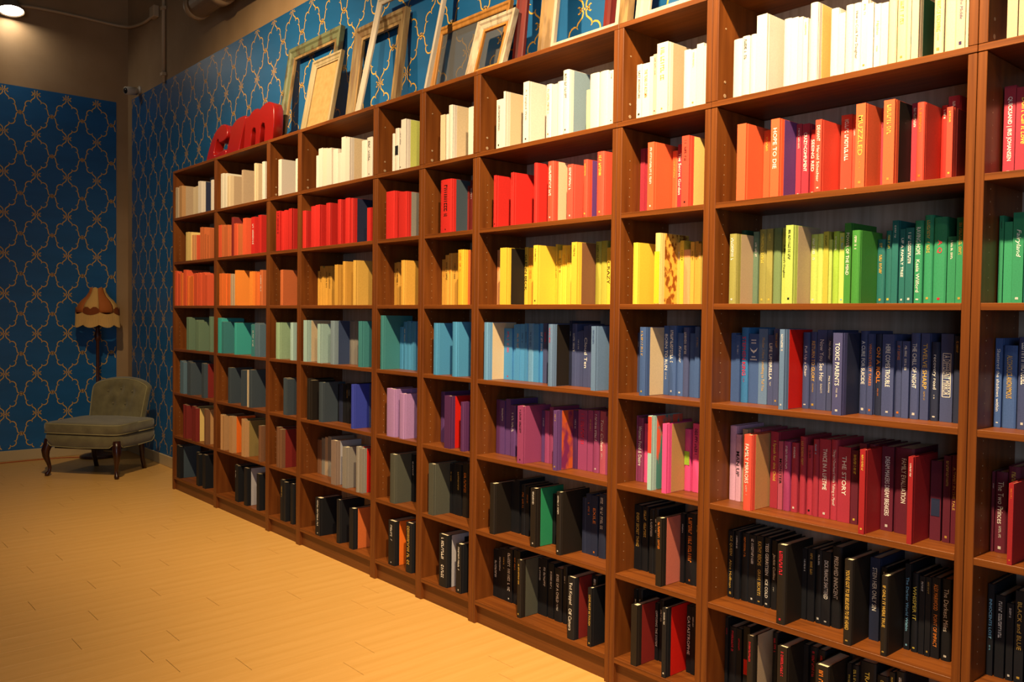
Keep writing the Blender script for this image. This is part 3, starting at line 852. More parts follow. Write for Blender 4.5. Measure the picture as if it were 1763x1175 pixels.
def add_extrude(bm, prof, h, off=(0, 0, 0)):
    a = [bm.verts.new((x+off[0], y+off[1], off[2])) for x, y in prof]; b = [bm.verts.new((x+off[0], y+off[1], off[2]+h)) for x, y in prof]
    n = len(prof)
    fs = [bm.faces.new((a[i], b[i], b[(i+1) % n], a[(i+1) % n])) for i in range(n)]
    fs += [bm.faces.new(a), bm.faces.new(b[::-1])]
    bmesh.ops.recalc_face_normals(bm, faces=fs)
    return fs
_tc = bpy.data.curves.new('lettering', 'FONT'); _tc.align_x = 'CENTER'; _tc.align_y = 'CENTER'; _tc.resolution_u = 2
_to = bpy.data.objects.new('lettering', _tc); COL.objects.link(_to)
TEXTS = {}
def text_mesh(s, style):
    k = (s, style)
    if k not in TEXTS:
        _tc.body = s; _tc.size = 1; _tc.offset = (-.004, .006, .0)[style]; _tc.shear = (0, 0, .25)[style]
        me = bpy.data.meshes.new_from_object(_to.evaluated_get(bpy.context.evaluated_depsgraph_get())) if False else None
        bpy.context.view_layer.update()
        dg = bpy.context.evaluated_depsgraph_get(); me = bpy.data.meshes.new_from_object(_to.evaluated_get(dg))
        TEXTS[k] = me
    return TEXTS[k]
def lettering(name, s, w, h, zc, col, parent, style, y=-.0005, fill=.62, xo=0):
    """text running down the spine; w,h available size"""
    src = text_mesh(s, style); me = src.copy()
    xs = [v.co.x for v in me.vertices]; ys = [v.co.y for v in me.vertices]
    if not xs: return None
    bw, bh = max(xs)-min(xs), max(ys)-min(ys); cx, cy = (max(xs)+min(xs))/2, (max(ys)+min(ys))/2
    sy = w*fill/bh; sx = min(h/bw, sy*1.35)
    sy = min(sy, sx*2.6)
    for v in me.vertices:
        a, b = (v.co.x-cx)*sx, (v.co.y-cy)*sy
        v.co = (b+xo, y, zc-a)
    me.materials.clear(); me.materials.append(M['ink'])
    o = bpy.data.objects.new(name, me); COL.objects.link(o); o.parent = parent; o.color = lin(INK[col])
    return o
def marks(w, h, z0, nchars, rng, bm, y=-.0004):
    """small illegible print: rows of letter-like strokes down the spine"""
    lh = w*rng.uniform(.22, .38); z = z0+h
    for k in range(nchars):
        cw = lh*rng.uniform(.32, .55)
        if rng.random() < .16: z -= cw; continue
        x = w/2-lh/2
        for (ax, az, bx, bz) in rng.choice((((0, 0, 1, .3), (0, .7, 1, 1)), ((0, 0, 1, .3), (.7, 0, 1, 1)), ((0, 0, .28, 1), (.72, 0, 1, 1), (0, 0, 1, .25)), ((0, .3, 1, .65),), ((0, 0, 1, .3), (0, .3, .3, 1)))):
            p = [(x+ax*lh, z-bz*cw), (x+bx*lh, z-bz*cw), (x+bx*lh, z-az*cw), (x+ax*lh, z-az*cw)]
            bm.faces.new([bm.verts.new((a, y, b)) for a, b in p])
        z -= cw*1.3
        if z < z0: break
ROWN = ['top', 'second', 'third', 'fourth', 'fifth', 'sixth', 'bottom']
rows = [l.split('|') for l in BOOKS.strip().split('\n')]
counts = {}
stuff_bm = bmesh.new(); cl = stuff_bm.loops.layers.float_color.new('Col')
def paint(fs, c):
    for f in fs:
        for l in f.loops: l[cl] = c
def nth(n):
    return ORD[n-1] if n <= 10 else '%dth' % n if n % 10 not in (1, 2, 3) or n in (11, 12, 13) else '%d%s' % (n, {1: 'st', 2: 'nd', 3: 'rd'}[n % 10])
for r in rows:
    bay, row, back, X, wmm, hmm, dmm = map(int, r[:7]); col, brd, tt, tcl, fx, solo = r[7:13]; tt = tt.replace('^', '|')
    counts[(bay, row)] = n = counts.get((bay, row), 0)+1
    rng = random.Random(bay*7919+row*131+n*17)
    w, h, d = wmm/1000, hmm/1000, dmm/1000
    y = (.10 if back else .004)+rng.uniform(-.003, .004)
    d = min(d, .268-y)
    z = SZ[row]+.0003
    if row == 0: z += .0006
    rnd = rng.random() < .6 and w > .018
    v = rng.uniform(.9, 1.08); c3 = lin(PAL[col])[:3]; g_ = sum(c3)/3; c4 = tuple(min(1, (q*.94+g_*.06)*v) for q in c3)+(1,)
    gapw = w-.0006
    if solo == '0':
        prof = [(0, d), (0, .003), (w*.2, 0), (w*.8, 0), (w, .003), (w, d)] if rnd else [(0, d), (0, 0), (w, 0), (w, d)]
        prof = [(a*gapw/w, b) for a, b in prof]
        fs = add_extrude(stuff_bm, prof, h, (X/1000, y, z)); paint(fs, c4)
        # page block showing at the head
        fs = add_extrude(stuff_bm, [(.002, d-.004), (.002, .006), (gapw-.002, .006), (gapw-.002, d-.004)], .0008, (X/1000, y, z+h)); paint(fs, lin('8a7c62'))
        if brd:
            fs = add_extrude(stuff_bm, [(gapw, d-.001), (gapw, .028), (gapw+.0005, .028), (gapw+.0005, d-.001)], h-.002, (X/1000, y, z+.001)); paint(fs, lin(PAL[brd]))
        if tcl:
            tb = bmesh.new()
            if tt and tt != 'm' and not tt.startswith('m:'):
                lo = lettering('title', tt.replace('  ', ' '), gapw, h*.62, h*.56, tcl, None, 1, -.0006, .6, gapw/2)
                tb.from_mesh(lo.data); bpy.data.objects.remove(lo)
            else: marks(w, h*.6, h*.25, 14, rng, tb, -.0006)
            for f in tb.faces:
                nf = stuff_bm.faces.new([stuff_bm.verts.new((q.co.x+X/1000, q.co.y+y, q.co.z+z)) for q in f.verts]); paint([nf], lin(INK[tcl]))
            tb.free()
        continue
    lab = CW[col] + ' book'
    if brd: lab += ' with ' + CW[brd] + ' boards,'
    elif tcl: lab += ' with ' + IW[tcl] + ' lettering,'
    else: lab += ','
    if not back and row > 0 and not brd: lab += ' pulled forward,'
    lab += ' %s from left, %s shelf, %s bay from armchair' % (nth(n), ROWN[row], ORD[bay-1])
    if len(lab.replace('-', ' ').split()) > 16: lab = lab.replace(' pulled forward,', '').replace('dark ', '').replace('deep ', '').replace('bright ', '')
    if len(lab.replace('-', ' ').split()) > 16: lab = lab.replace('teal-green', 'teal').replace('orange-red', 'scarlet').replace('brown-black', 'blackish').replace('olive-', '').replace('-slate', '').replace('light ', '')
    b = tag(empty('book', (X/1000, y, z)), lab, 'book', 'books on the %s shelf of the %s bookcase' % (ROWN[row], ORD[bay-1]))
    bm = bmesh.new(); add_extrude(bm, cover_profile(gapw, d, rnd), h)
    co = mesh_obj('cover', bm, M['cloth'], b); co.color = c4
    t = min(.0028, gapw*.22)
    bbox('pages', t, gapw-t, .0062, d-.004, .003, h-.003, M['pages'], b)
    if brd:
        mm = {'pic': None}.get(fx, M['cloth'])
        for sx in (-.0004, gapw-.0001):
            q = bbox('board_paper', sx, sx+.0005, .028, d-.0005, .001, h-.001, M['cloth'], b); q.color = lin(PAL[brd])
            if fx == 'pic': q.data.materials[0] = M['pic_flower'] if brd == 'cre' else M['pic_coral']
            if brd == 'mor': q.data.materials[0] = M['pic_orange']
    if fx.startswith('#'):
        f0 = rng.uniform(.4, .6); q = bbox('spine_label', gapw*.1, gapw*.9, -.0007, .0002, h*(f0-.1), h*(f0+.12), M['cloth'], b); q.color = lin(PAL[fx[1:]])
    if fx == 'pic':
        q = bbox('spine_label', .0004, gapw-.0004, -.0005, .0002, .002, h*.74, M['cloth'], b); q.color = lin(PAL['yel' if brd == 'cre' else 'tel'])
        if brd == 'tpc':
            q.color = lin(PAL['pte']); q = bbox('spine_label', .0004, gapw-.0004, -.0006, .0002, h*.5, h*.99, M['cloth'], b); q.color = lin(PAL['cor'])
    if fx == 'wing':
        bm = bmesh.new()
        pts = [(-.5, .35), (-.3, .12), (-.08, .02), (0, -.08), (.08, .02), (.3, .12), (.5, .35), (.36, -.05), (.12, -.22), (0, -.35), (-.12, -.22), (-.36, -.05)]
        bm.faces.new([bm.verts.new((gapw/2+a*gapw*.75, -.0006, h*.76+c_*gapw*.75)) for a, c_ in pts][::1])
        q = mesh_obj('spine_emblem', bm, M['ink'], b); q.color = lin(INK['w'])
        bm = bmesh.new()
        for zz, nn in ((h*.9, 5), (h*.86, 5), (h*.66, 4), (h*.62, 7)):
            for k in range(nn):
                a = gapw/2+(k-nn/2)*gapw*.1
                bm.faces.new([bm.verts.new(p) for p in ((a, -.0006, zz), (a+gapw*.07, -.0006, zz), (a+gapw*.07, -.0006, zz+gapw*.11), (a, -.0006, zz+gapw*.11))])
        q = mesh_obj('title', bm, M['ink'], b); q.color = lin(INK['w'])
    if fx == 'box':
        bm = bmesh.new(); e = gapw*.045; xa, xb, za, zb = gapw*.16, gapw*.84, h*.28, h*.78
        for (p0, p1, p2, p3) in ((xa, xb, za, za+e), (xa, xb, zb-e, zb), (xa, xa+e, za, zb), (xb-e, xb, za, zb)): box(bm, p0, p1, -.0007, .0001, p2, p3)
        q = mesh_obj('title_frame', bm, M['ink'], b); q.color = lin(INK['w'])
        lettering('title', tt, gapw*.85, h*.45, h*.53, tcl, b, 0, -.0007, xo=gapw/2); continue
    if tt and tt != 'm' and not tt.startswith('m:'):
        st = 2 if tt[1:2].islower() and rng.random() < .5 else 1 if tt.isupper() else 0
        big = min(.52 if len(tt) < 14 else .46, .013/gapw)
        if '  ' in tt:
            a_, b_ = tt.split('  '); la, lb = len(a_), len(b_)
            lettering('title', a_, gapw, h*.78*la/(la+lb+2), h*.92-h*.39*la/(la+lb+2), tcl, b, st, fill=.5, xo=gapw/2)
            lettering('author_name', b_, gapw, h*.78*lb/(la+lb+2), h*.14+h*.39*lb/(la+lb+2), tcl, b, 0, fill=.42, xo=gapw/2)
        elif tt == 'EXILE' or tt == 'CRAZY' or tt == 'Keeper' or tt == 'A Q' or tt == 'Fairyland' or tt == 'MONSTER':
            lettering('title', tt, gapw, h*.42, h*.66, tcl, b, st, fill=big, xo=gapw/2)
        else:
            lettering('title', tt, gapw, h*(.70 if len(tt) > 22 else .52), h*(.53 if len(tt) > 22 else .62), tcl, b, st, fill=big, xo=gapw/2)
            if len(tt) <= 15 and rng.random() < .75:
                bm = bmesh.new(); marks(gapw*.55, h*.2, h*.13, rng.randint(7, 12), rng, bm, -.0004)
                q = mesh_obj('author_name', bm, M['ink'], b); q.color = tuple(v*.75 for v in lin(INK[tcl])[:3])+(1,); q.location.x = gapw*.225
        bm = bmesh.new()
        e_ = min(gapw*.32, .007); box(bm, gapw/2-e_/2, gapw/2+e_/2, -.0004, .0001, h*.045, h*.045+e_*rng.uniform(.5, 1.3))
        if rng.random() < .6: q = mesh_obj('publisher_mark', bm, M['ink'], b); q.color = tuple(v*.6 for v in lin(INK[tcl])[:3])+(1,)
        else: bm.free()
    elif tcl:
        bm = bmesh.new(); nn = int(tt[2:]) if tt.startswith('m:') else rng.randint(10, 22)
        marks(gapw, h*.74, h*.2, nn, rng, bm, -.0005)
        q = mesh_obj('title', bm, M['ink'], b); q.color = lin(INK[tcl])
        if rng.random() < .5:
            e_ = min(gapw*.3, .006); q = bbox('publisher_mark', gapw/2-e_/2, gapw/2+e_/2, -.0004, .0001, h*.05, h*.05+e_, M['ink'], b); q.color = tuple(v*.6 for v in lin(INK[tcl])[:3])+(1,)
bpy.data.objects.remove(_to)
so = mesh_obj('small_books', stuff_bm, M['mixed']); so['kind'] = 'stuff'
tag(so, 'remaining smaller books of all colours, mostly on the far and lower shelves', 'books')

# ------------------------------------------------------------------ picture frames leaning on the wall above the bookcases
def wood(name, a, b, sc=(30, 30, 4), lo=.4, hi=.6, rough=.6): return mat(name, lin(a), rough, noise=(sc, lin(b), lo, hi), bump=((90, 90, 20), .2))
ZF = 2.3702
def frame(label, x0, x1, ztop, yb, yt, bw, bt, m, inner=None, fill=None, fillm=None, steps=1, name='picture_frame'):
    """four mitred bars around an opening, tilted back from y=yb at the foot to y=yt at the head"""
    W = x1-x0; dz = ztop-ZF; dy = yt-yb; Hh = math.hypot(dz, dy); th = math.atan2(dy, dz)
    root = tag(empty(name, (x0, yb, ZF)), label, 'frame', 'empty frames leaning on the wall')
    root.rotation_euler = (-th, 0, 0)
    def bar(p, q, inx, nm):
        # p,q outer corner (x,z) ; inx inner corners
        bm = bmesh.new()
        rings = []
        prof = [(0, 0), (0, -bt), (.35, -bt), (.5, -bt*.72), (.9, -bt*.6), (1, -bt*.45), (1, 0)]
        for (o_, i_) in ((p, inx[0]), (q, inx[1])):
            rings.append([(o_[0]+(i_[0]-o_[0])*s, yy, o_[1]+(i_[1]-o_[1])*s) for s, yy in prof])
        loft(bm, rings); mesh_obj(nm, bm, m, root)
    o = [(0, 0), (W, 0), (W, Hh), (0, Hh)]; i = [(bw, bw), (W-bw, bw), (W-bw, Hh-bw), (bw, Hh-bw)]
    for k, nm in enumerate(('bottom_bar', 'side_bar', 'top_bar', 'side_bar')):
        bar(o[k], o[(k+1) % 4], (i[k], i[(k+1) % 4]), nm)
    if inner:
        e = bw*.28; root_m = inner
        bm = bmesh.new()
        box(bm, bw, bw+e, -bt*.5, -.001, bw, Hh-bw); box(bm, W-bw-e, W-bw, -bt*.5, -.001, bw, Hh-bw)
        box(bm, bw+e, W-bw-e, -bt*.5, -.001, Hh-bw-e, Hh-bw); box(bm, bw+e, W-bw-e, -bt*.5, -.001, bw, bw+e)
        mesh_obj('inner_lip', bm, inner, root)
    if fill: bbox(fill, bw*.9, W-bw*.9, -.005, -.002, bw*.9, Hh-bw*.9, fillm, root)
    return root
glass = mat('thin_glass', (.8, .85, .9, 1), .08, spec=.5)
gb = glass.node_tree.nodes['Principled BSDF']; gb.inputs['Alpha'].default_value = .16
screen = mat('grey_window_screen', lin('6a6a6a'), .6); screen.node_tree.nodes['Principled BSDF'].inputs['Alpha'].default_value = .38
wgreen = wood('flaking_green_paint', '646a4c', '4e422c', (14, 14, 10), .5, .62); wwhite = wood('white_painted_wood', 'b8aea0', 'a89c8a'); wbrown = wood('weathered_brown_wood', '6a5032', '84704c', (40, 40, 5), .4, .62)
worange = wood('honey_pine', 'b07a38', '9c6828'); wcream = wood('cream_painted_wood', 'a09070', '90805c'); wred = wood('dark_red_paint', '6e1a14', '5c130d'); wtan = wood('worn_tan_wood', '94764a', '705632', (20, 20, 6), .45, .58)
canvas = mat('buff_canvas', lin('b08a56'), .85, noise=((30, 30, 30), lin('a27c48'), .35, .7), bump=((400, 400, 400), .2))
frame('old frame with flaking green paint, leftmost of the frames above the bookcases', 1.33, 1.99, 3.02, .20, .295, .062, .03, wgreen, inner=wtan)
frame('small cream frame around plain buff canvas, in front of the green frame', 1.82, 2.16, 2.82, .11, .195, .036, .022, wcream, inner=wcream, fill='canvas', fillm=canvas)
frame('weathered brown wooden frame behind the tall white frame', 2.17, 2.68, 2.945, .215, .285, .058, .032, wbrown, inner=wtan)
frame('tall thin white frame, empty, overlapping brown and honey-coloured frames', 2.45, 3.10, 3.03, .10, .245, .034, .02, wwhite)
frame('honey pine frame holding a grey mesh screen', 2.94, 3.50, 2.765, .22, .29, .036, .02, worange, fill='mesh_screen', fillm=screen)
frame('small whitewashed ornate frame in front of the honey pine frame', 3.39, 3.65, 2.66, .11, .19, .044, .024, wood('whitewashed_wood', 'b8a890', '94826a', (40, 40, 10), .45, .6), inner=worange)
frame('large dark red frame cut off by the top of the photo', 3.62, 4.19, 3.25, .20, .285, .05, .03, wred)
frame('tall worn tan and white frame standing inside the dark red frame', 3.83, 4.32, 3.20, .16, .25, .06, .034, wtan, inner=wwhite)
frame('white frame, rightmost of the frames above the bookcases', 4.40, 4.95, 3.10, .10, .20, .056, .02, wwhite)

# ------------------------------------------------------------------ red letters on the bookcase top
mred = mat('glossy_red_enamel', lin('8e1410'), .25, spec=.5, coat=.2, bump=((6, 6, 6), .2))
def letter(name, label, outline, holes, x0, y0, tilt, th=.055):
    root = tag(empty(name, (x0, y0, ZF+.004)), label, 'letter', 'red letters on the bookcase'); root.rotation_euler = (-tilt, 0, 0)
    cu = bpy.data.curves.new(name, 'CURVE'); cu.dimensions = '2D'; cu.fill_mode = 'BOTH'; cu.extrude = th/2; cu.bevel_depth = .006; cu.bevel_resolution = 2; cu.offset = -.005
    for pl in [outline]+holes:
        sp = cu.splines.new('POLY'); sp.points.add(len(pl)-1); sp.use_cyclic_u = True
        for p, q in zip(sp.points, pl): p.co = (q[0], q[1], 0, 1)
    t = bpy.data.objects.new('tmp', cu); COL.objects.link(t); bpy.context.view_layer.update()
    me = bpy.data.meshes.new_from_object(t.evaluated_get(bpy.context.evaluated_depsgraph_get())); bpy.data.objects.remove(t)
    me.materials.clear(); me.materials.append(mred)
    o = bpy.data.objects.new('letter_body', me); COL.objects.link(o); o.parent = root; o.rotation_euler = (PI/2, 0, 0)
    return root
def smooth(pts, it=2):
    for _ in range(it):
        out = []
        for i, p in enumerate(pts):
            q = pts[(i+1) % len(pts)]
            out += [(p[0]*.75+q[0]*.25, p[1]*.75+q[1]*.25), (p[0]*.25+q[0]*.75, p[1]*.25+q[1]*.75)]
        pts = out
    return pts
c_out = smooth([(.0, .0), (.02, .08), (.10, .20), (.20, .245), (.29, .24), (.33, .19), (.33, .13), (.20, .115), (.19, .15), (.155, .15), (.13, .10), (.125, .05), (.17, .035), (.30, .06), (.34, .055), (.33, .0), (.2, -.0), (.1, .0)])
r_out = smooth([(.0, .0), (.04, .10), (.06, .17), (.05, .195), (.13, .245), (.22, .25), (.285, .245), (.27, .19), (.24, .12), (.215, .03), (.21, .0), (.1, .0)])
m_out = [(.0, .0), (.0, .20)] + [(.0, .225), (.045, .228), (.055, .225), (.09, .245), (.13, .258), (.175, .255), (.205, .238), (.235, .255), (.28, .268), (.335, .27), (.385, .252), (.41, .215), (.418, .16), (.42, .0)]
m_out = m_out + [(.30, .0)] + [(.30, .11), (.29, .14), (.265, .15), (.24, .14), (.23, .11)] + [(.23, .0), (.17, .0)] + [(.17, .10), (.16, .13), (.135, .14), (.11, .13), (.10, .10), (.10, .0)]
letter('letter_c', 'glossy red rounded letter lying nearest the armchair, first of three red letters', c_out, [], .47, .095, .10)
letter('letter_r', 'glossy red slanted letter, middle one of three red letters', r_out, [], .79, .10, .10)
letter('letter_m', 'glossy red letter m, tallest of the three red letters', m_out, [], 1.09, .10, .06)

# ------------------------------------------------------------------ fittings on the wall
mpipe = mat('painted_conduit', lin('c4ab88'), .5); mwhite = mat('white_plastic', lin('c8bca8'), .4); mdark = mat('dark_plastic', lin('1a1a1c'), .3)
def curve_pts(p, n=6):
    out = []
    for i in range(len(p)-1):
        a = Vector(p[max(i-1, 0)]); b = Vector(p[i]); c = Vector(p[i+1]); d = Vector(p[min(i+2, len(p)-1)])
        for k in range(n):
            t = k/n; out.append(.5*((2*b)+(c-a)*t+(2*a-5*b+4*c-d)*t*t+(3*b-a-3*c+d)*t**3))
    out.append(Vector(p[-1])); return out
bm = bmesh.new(); tube(bm, curve_pts([(XL+.03, -.62, 3.965), (XL+.016, -.52, 3.988), (XL+.014, -.215, 3.998), (XL+.016, .13, 3.993), (XL+.05, .24, 3.985), (XL+.16, YB-.02, 3.965), (-1.6, YB-.016, 3.925), (-1.42, YB-.016, 3.918), (-1.30, YB-.016, 3.93)]), .013)
co = tag(mesh_obj('conduit_pipe', bm, mpipe, None, True), 'thin painted conduit running from the wall lamp into the corner', 'pipe')
bm = bmesh.new(); box(bm, -1.31, -1.20, YB-.05, YB-.0005, 3.885, 3.985, .006)
tag(mesh_obj('junction_box', bm, mpipe), 'small painted junction box at the conduit end beside the vertical pipe', 'junction box')
vp = tag(empty('wall_pipe', (-1.05, YB-.016, ZW)), 'thin vertical painted pipe on the wall above the blue paper', 'pipe')
bm = bmesh.new(); tube(bm, [(0, 0, .005), (0, 0, 1.3)], .015); mesh_obj('pipe_length', bm, mpipe, vp, True)
for zz in (.06, .62):
    bm = bmesh.new(); box(bm, -.032, .032, -.02, .014, zz, zz+.03, .004); mesh_obj('pipe_clip', bm, mpipe, vp)
cc = tag(empty('security_camera', (-1.70, YB, 3.352)), 'small white security camera near the wall corner', 'security camera')
bm = bmesh.new(); lathe(bm, [(.0, 0), (.035, 0), (.035, .012), (.02, .02), (0, .02)], 16); q = mesh_obj('mount', bm, mwhite, cc); q.rotation_euler = (PI/2, 0, 0)
bm = bmesh.new(); tube(bm, [(0, -.018, 0), (0, -.05, -.01)], .012); mesh_obj('arm', bm, mwhite, cc, True)
bm = bmesh.new(); tube(bm, [(-.02, -.03, -.012), (.01, -.13, -.03)], .036, 14); hs = mesh_obj('housing', bm, mwhite, cc, True)
bm = bmesh.new(); tube(bm, [(.0095, -.128, -.0296), (.0115, -.135, -.031)], .026, 14); mesh_obj('lens', bm, mdark, hs, True)
dp = tag(empty('duct_pipe', (.02, .165, 3.615)), 'thick painted pipe with a capped end high on the wall', 'pipe')
mduct = mat('painted_duct', lin('a68a66'), .5)
def xcyl(prof, n=20):
    bm = bmesh.new(); loft(bm, [[(x, r*math.cos(2*PI*k/n), r*math.sin(2*PI*k/n)) for k in range(n)] for x, r in prof]); return bm
mesh_obj('pipe_body', xcyl([(0.02, .088), (2.4, .088)]), mduct, dp, True)
mesh_obj('end_cap', xcyl([(-.03, .06), (-.02, .088), (-.005, .098), (.05, .098), (.05, .0885)]), mduct, dp, True)
mesh_obj('collar', xcyl([(.42, .0885), (.42, .105), (.50, .105), (.50, .0885)]), mduct, dp, True)
bbox('wall_strap', .60, .64, .085, .1435, -.03, .03, mduct, dp)
# flood lamp on the end of the conduit
lp = tag(empty('wall_flood_lamp', (XL+.125, -.68, 3.895)), 'lit round flood lamp on the wall at the upper left corner', 'lamp')
axis = Vector((.22, .0, -1.0)).normalized(); qt = axis.to_track_quat('Z', 'Y').to_euler()
bm = bmesh.new(); lathe(bm, [(.0, -.17), (.04, -.17), (.046, -.10), (.07, -.04), (.10, .0), (.105, .014), (.098, .014), (.092, .0)], 20); q = mesh_obj('reflector_housing', bm, mat('lamp_housing', lin('8a7a66'), .4), lp, True); q.rotation_euler = qt
bm = bmesh.new(); lathe(bm, [(0, .012), (.05, .010), (.092, .004), (0, -.006)], 20); q = mesh_obj('lamp_face', bm, mat('lit_lamp_face', (1, .9, .7, 1), .3, emit=((1, .9, .75, 1), 40)), lp, True); q.rotation_euler = qt
bm = bmesh.new(); tube(bm, [(-.112, .07, .08), (-.08, .04, .07), (-.03, .0, .09)], .012); mesh_obj('bracket', bm, mpipe, lp, True)
spot('wall_flood_light', Vector((XL+.125, -.68, 3.895))+axis*.06, (XL+1.2, -.72, 0), 11, 84, 1.0, (1, .78, .5), .05)

# ------------------------------------------------------------------ slipper chair
mfab = mat('olive_green_velvet', lin('6a6242'), .85, sheen=.35, noise=((12, 12, 12), lin('574f34'), .35, .7), bump=((220, 220, 220), .25))
mpip = mat('pale_olive_piping', lin('8d845c'), .8); mleg = mat('dark_mahogany', lin('3c1a0e'), .3, noise=((40, 40, 6), lin('2a1008'), .4, .6), coat=.2)
mdust = mat('black_dust_cloth', lin('14120f'), .9)
ch = tag(empty('slipper_chair', (-1.043, -.189, 0), math.atan2(.629, .777)), 'low olive green upholstered armless chair with dark curved wooden legs', 'chair')
def superbox(bm, a, b, c, ctr, e1=.25, e2=.22, nu=40, nv=14, f=None):
    sg = lambda t, e: math.copysign(abs(t)**e, t)
    rings = []
    for j in range(nv+1):
        ph = -PI/2+PI*j/nv; ring = []
        for i in range(nu):
            tt_ = 2*PI*i/nu
            x = a*sg(math.cos(ph), e1)*sg(math.cos(tt_), e2); y_ = b*sg(math.cos(ph), e1)*sg(math.sin(tt_), e2); z_ = c*sg(math.sin(ph), e1)
            p = (ctr[0]+x, ctr[1]+y_, ctr[2]+z_)
            ring.append(f(p) if f else p)
        rings.append(ring)
    loft(bm, rings, cap=False)
    bmesh.ops.remove_doubles(bm, verts=bm.verts, dist=1e-5)
# seat skirt with arched lower edge over the legs
def outline(n, a, b, e=.16):
    sg = lambda t: math.copysign(abs(t)**e, t)
    return [(a*sg(math.cos(2*PI*i/n)), b*sg(math.sin(2*PI*i/n))) for i in range(n)]
bm = bmesh.new(); N = 96; ol = [(x, y_-.03) for x, y_ in outline(N, .328, .27)]
def zbot(x, y_):
    cx = (1-min(1, abs(abs(x)-.328)/.07)); cy = (1-min(1, abs(abs(y_+.03)-.27)/.07))
    corner = max(0, min(cx, cy)); mid = math.cos(x/.33*PI*.5) if abs(y_+.03) > .24 else math.cos((y_+.03)/.27*PI*.5)
    return .236+.055*corner+.012*(1-mid)
rings = [[(x*.97, y_*.97, zbot(x, y_)) for x, y_ in ol], [(x, y_, zbot(x, y_)+.006) for x, y_ in ol], [(x*1.004, y_*1.004, .30) for x, y_ in ol], [(x, y_, .335) for x, y_ in ol], [(x*.97, y_*.97, .345) for x, y_ in ol]]
loft(bm, rings); mesh_obj('seat_skirt', bm, mfab, ch, True)
bm = bmesh.new(); tube(bm, [(x*1.004, y_*1.004, zbot(x, y_)+.004) for x, y_ in ol]+[(ol[0][0]*1.004, ol[0][1]*1.004, zbot(*ol[0])+.004)], .0035, 5); mesh_obj('skirt_piping', bm, mpip, ch, True)
bm = bmesh.new(); box(bm, -.26, .26, -.25, .19, .222, .25); mesh_obj('dust_cover', bm, mdust, ch)
bm = bmesh.new()
superbox(bm, .342, .275, .046, (-.004, -.035, .389), f=lambda p: (p[0], p[1], p[2]+(.016*max(0, math.cos(p[0]/.33*1.4))*max(0, math.cos(p[1]/.3*1.4)) if p[2] > .39 else 0)))
cu = mesh_obj('seat_cushion', bm, mfab, ch, True)
for zz, sc in ((.352, 1.0), (.424, .985)):
    bm = bmesh.new(); o2 = outline(64, .339*sc, .273*sc, .22); tube(bm, [(x-.004, y_-.035, zz) for x, y_ in o2]+[(o2[0][0]-.004, o2[0][1]-.035, zz)], .0042, 5); mesh_obj('cushion_piping', bm, mpip, cu, True)
# back rest
def backp(u, v):
    x = -.012+u*(.252+.02*v); zt = .712+.055*max(0, math.cos(u*PI*.5))**.7-.02*abs(u)**6
    z_ = .36+(zt-.36)*v; y_ = .232+.085*v-.05*u*u
    return x, y_, z_
tufts = [(-.42, .72), (0, .76), (.42, .72), (-.22, .45), (.22, .45)]
def back_surface(side):
    rings = []
    for j in range(29):
        v = j/28; ring = []
        for i in range(37):
            u = -1+2*i/36
            x, y_, z_ = backp(u, v)
            th = .105*(max(0, 1-abs(u)**7)**.5)*(max(0, 1-v**12)**.5)
            if side < 0:
                dm = sum(.022*math.exp(-((u-a)**2/.012+(v-c_)**2/.010)) for a, c_ in tufts)
                dm += .006*sum(math.exp(-((u-a)**2/.003))*max(0, min(1, (c_-v)*6)) for a, c_ in tufts)
                ring.append((x, y_-th*.62+dm, z_))
            else: ring.append((x, y_+th*.38, z_))
        rings.append(ring)
    return rings
bm = bmesh.new()
loft(bm, back_surface(-1), closed=False); loft(bm, back_surface(1), closed=False)
bmesh.ops.remove_doubles(bm, verts=bm.verts, dist=2e-4); bmesh.ops.recalc_face_normals(bm, faces=bm.faces)
bk = mesh_obj('backrest', bm, mfab, ch, True)
pp = []
for u, v in [(-.93, .02+.9*k/10) for k in range(11)]+[(-.88+1.76*k/16, .965-.02*abs(-.88+1.76*k/16)) for k in range(17)]+[(.93, .92-.9*k/10) for k in range(11)]:
    x, y_, z_ = backp(u, v); th = .105*((1-abs(u)**7)**.5)*((1-v**12)**.5); pp.append((x, y_-th*.62-.001, z_))
bm = bmesh.new(); tube(bm, pp, .0042, 5); mesh_obj('back_piping', bm, mpip, bk, True)
for a, c_ in tufts:
    x, y_, z_ = backp(a, c_); bm = bmesh.new(); bmesh.ops.create_uvsphere(bm, u_segments=10, v_segments=6, radius=.010)
    mesh_obj('button', bm, mfab, bk, True, loc=(x, y_-.105*.62+.021, z_))
def leg(x, y_, front):
    sx = 1 if x > 0 else -1; sy = -1 if front else 1
    if front:
        path = [(0, 0, .30), (.004*sx, .004*sy, .25), (.016*sx, .016*sy, .205), (.014*sx, .014*sy, .16), (.002*sx, .002*sy, .11), (-.006*sx, -.006*sy, .065), (-.003*sx, -.003*sy, .035), (.008*sx, .008*sy, .016), (.010*sx, .010*sy, .0)]
        rad = [.03, .034, .032, .025, .0175, .0135, .014, .02, .015]
    else:
        path = [(0, 0, .30), (0, 0, .24), (0, .004, .17), (0, .012, .10), (0, .03, .04), (0, .042, .0)]
        rad = [.026, .026, .022, .019, .018, .019]
    bm = bmesh.new(); tube(bm, [(x+a, y_+b_, c_) for a, b_, c_ in path], rad, 12); return mesh_obj('leg', bm, mleg, ch, True)
leg(-.30, -.268, True); leg(.30, -.268, True); leg(-.225, .178, False); leg(.225, .178, False)

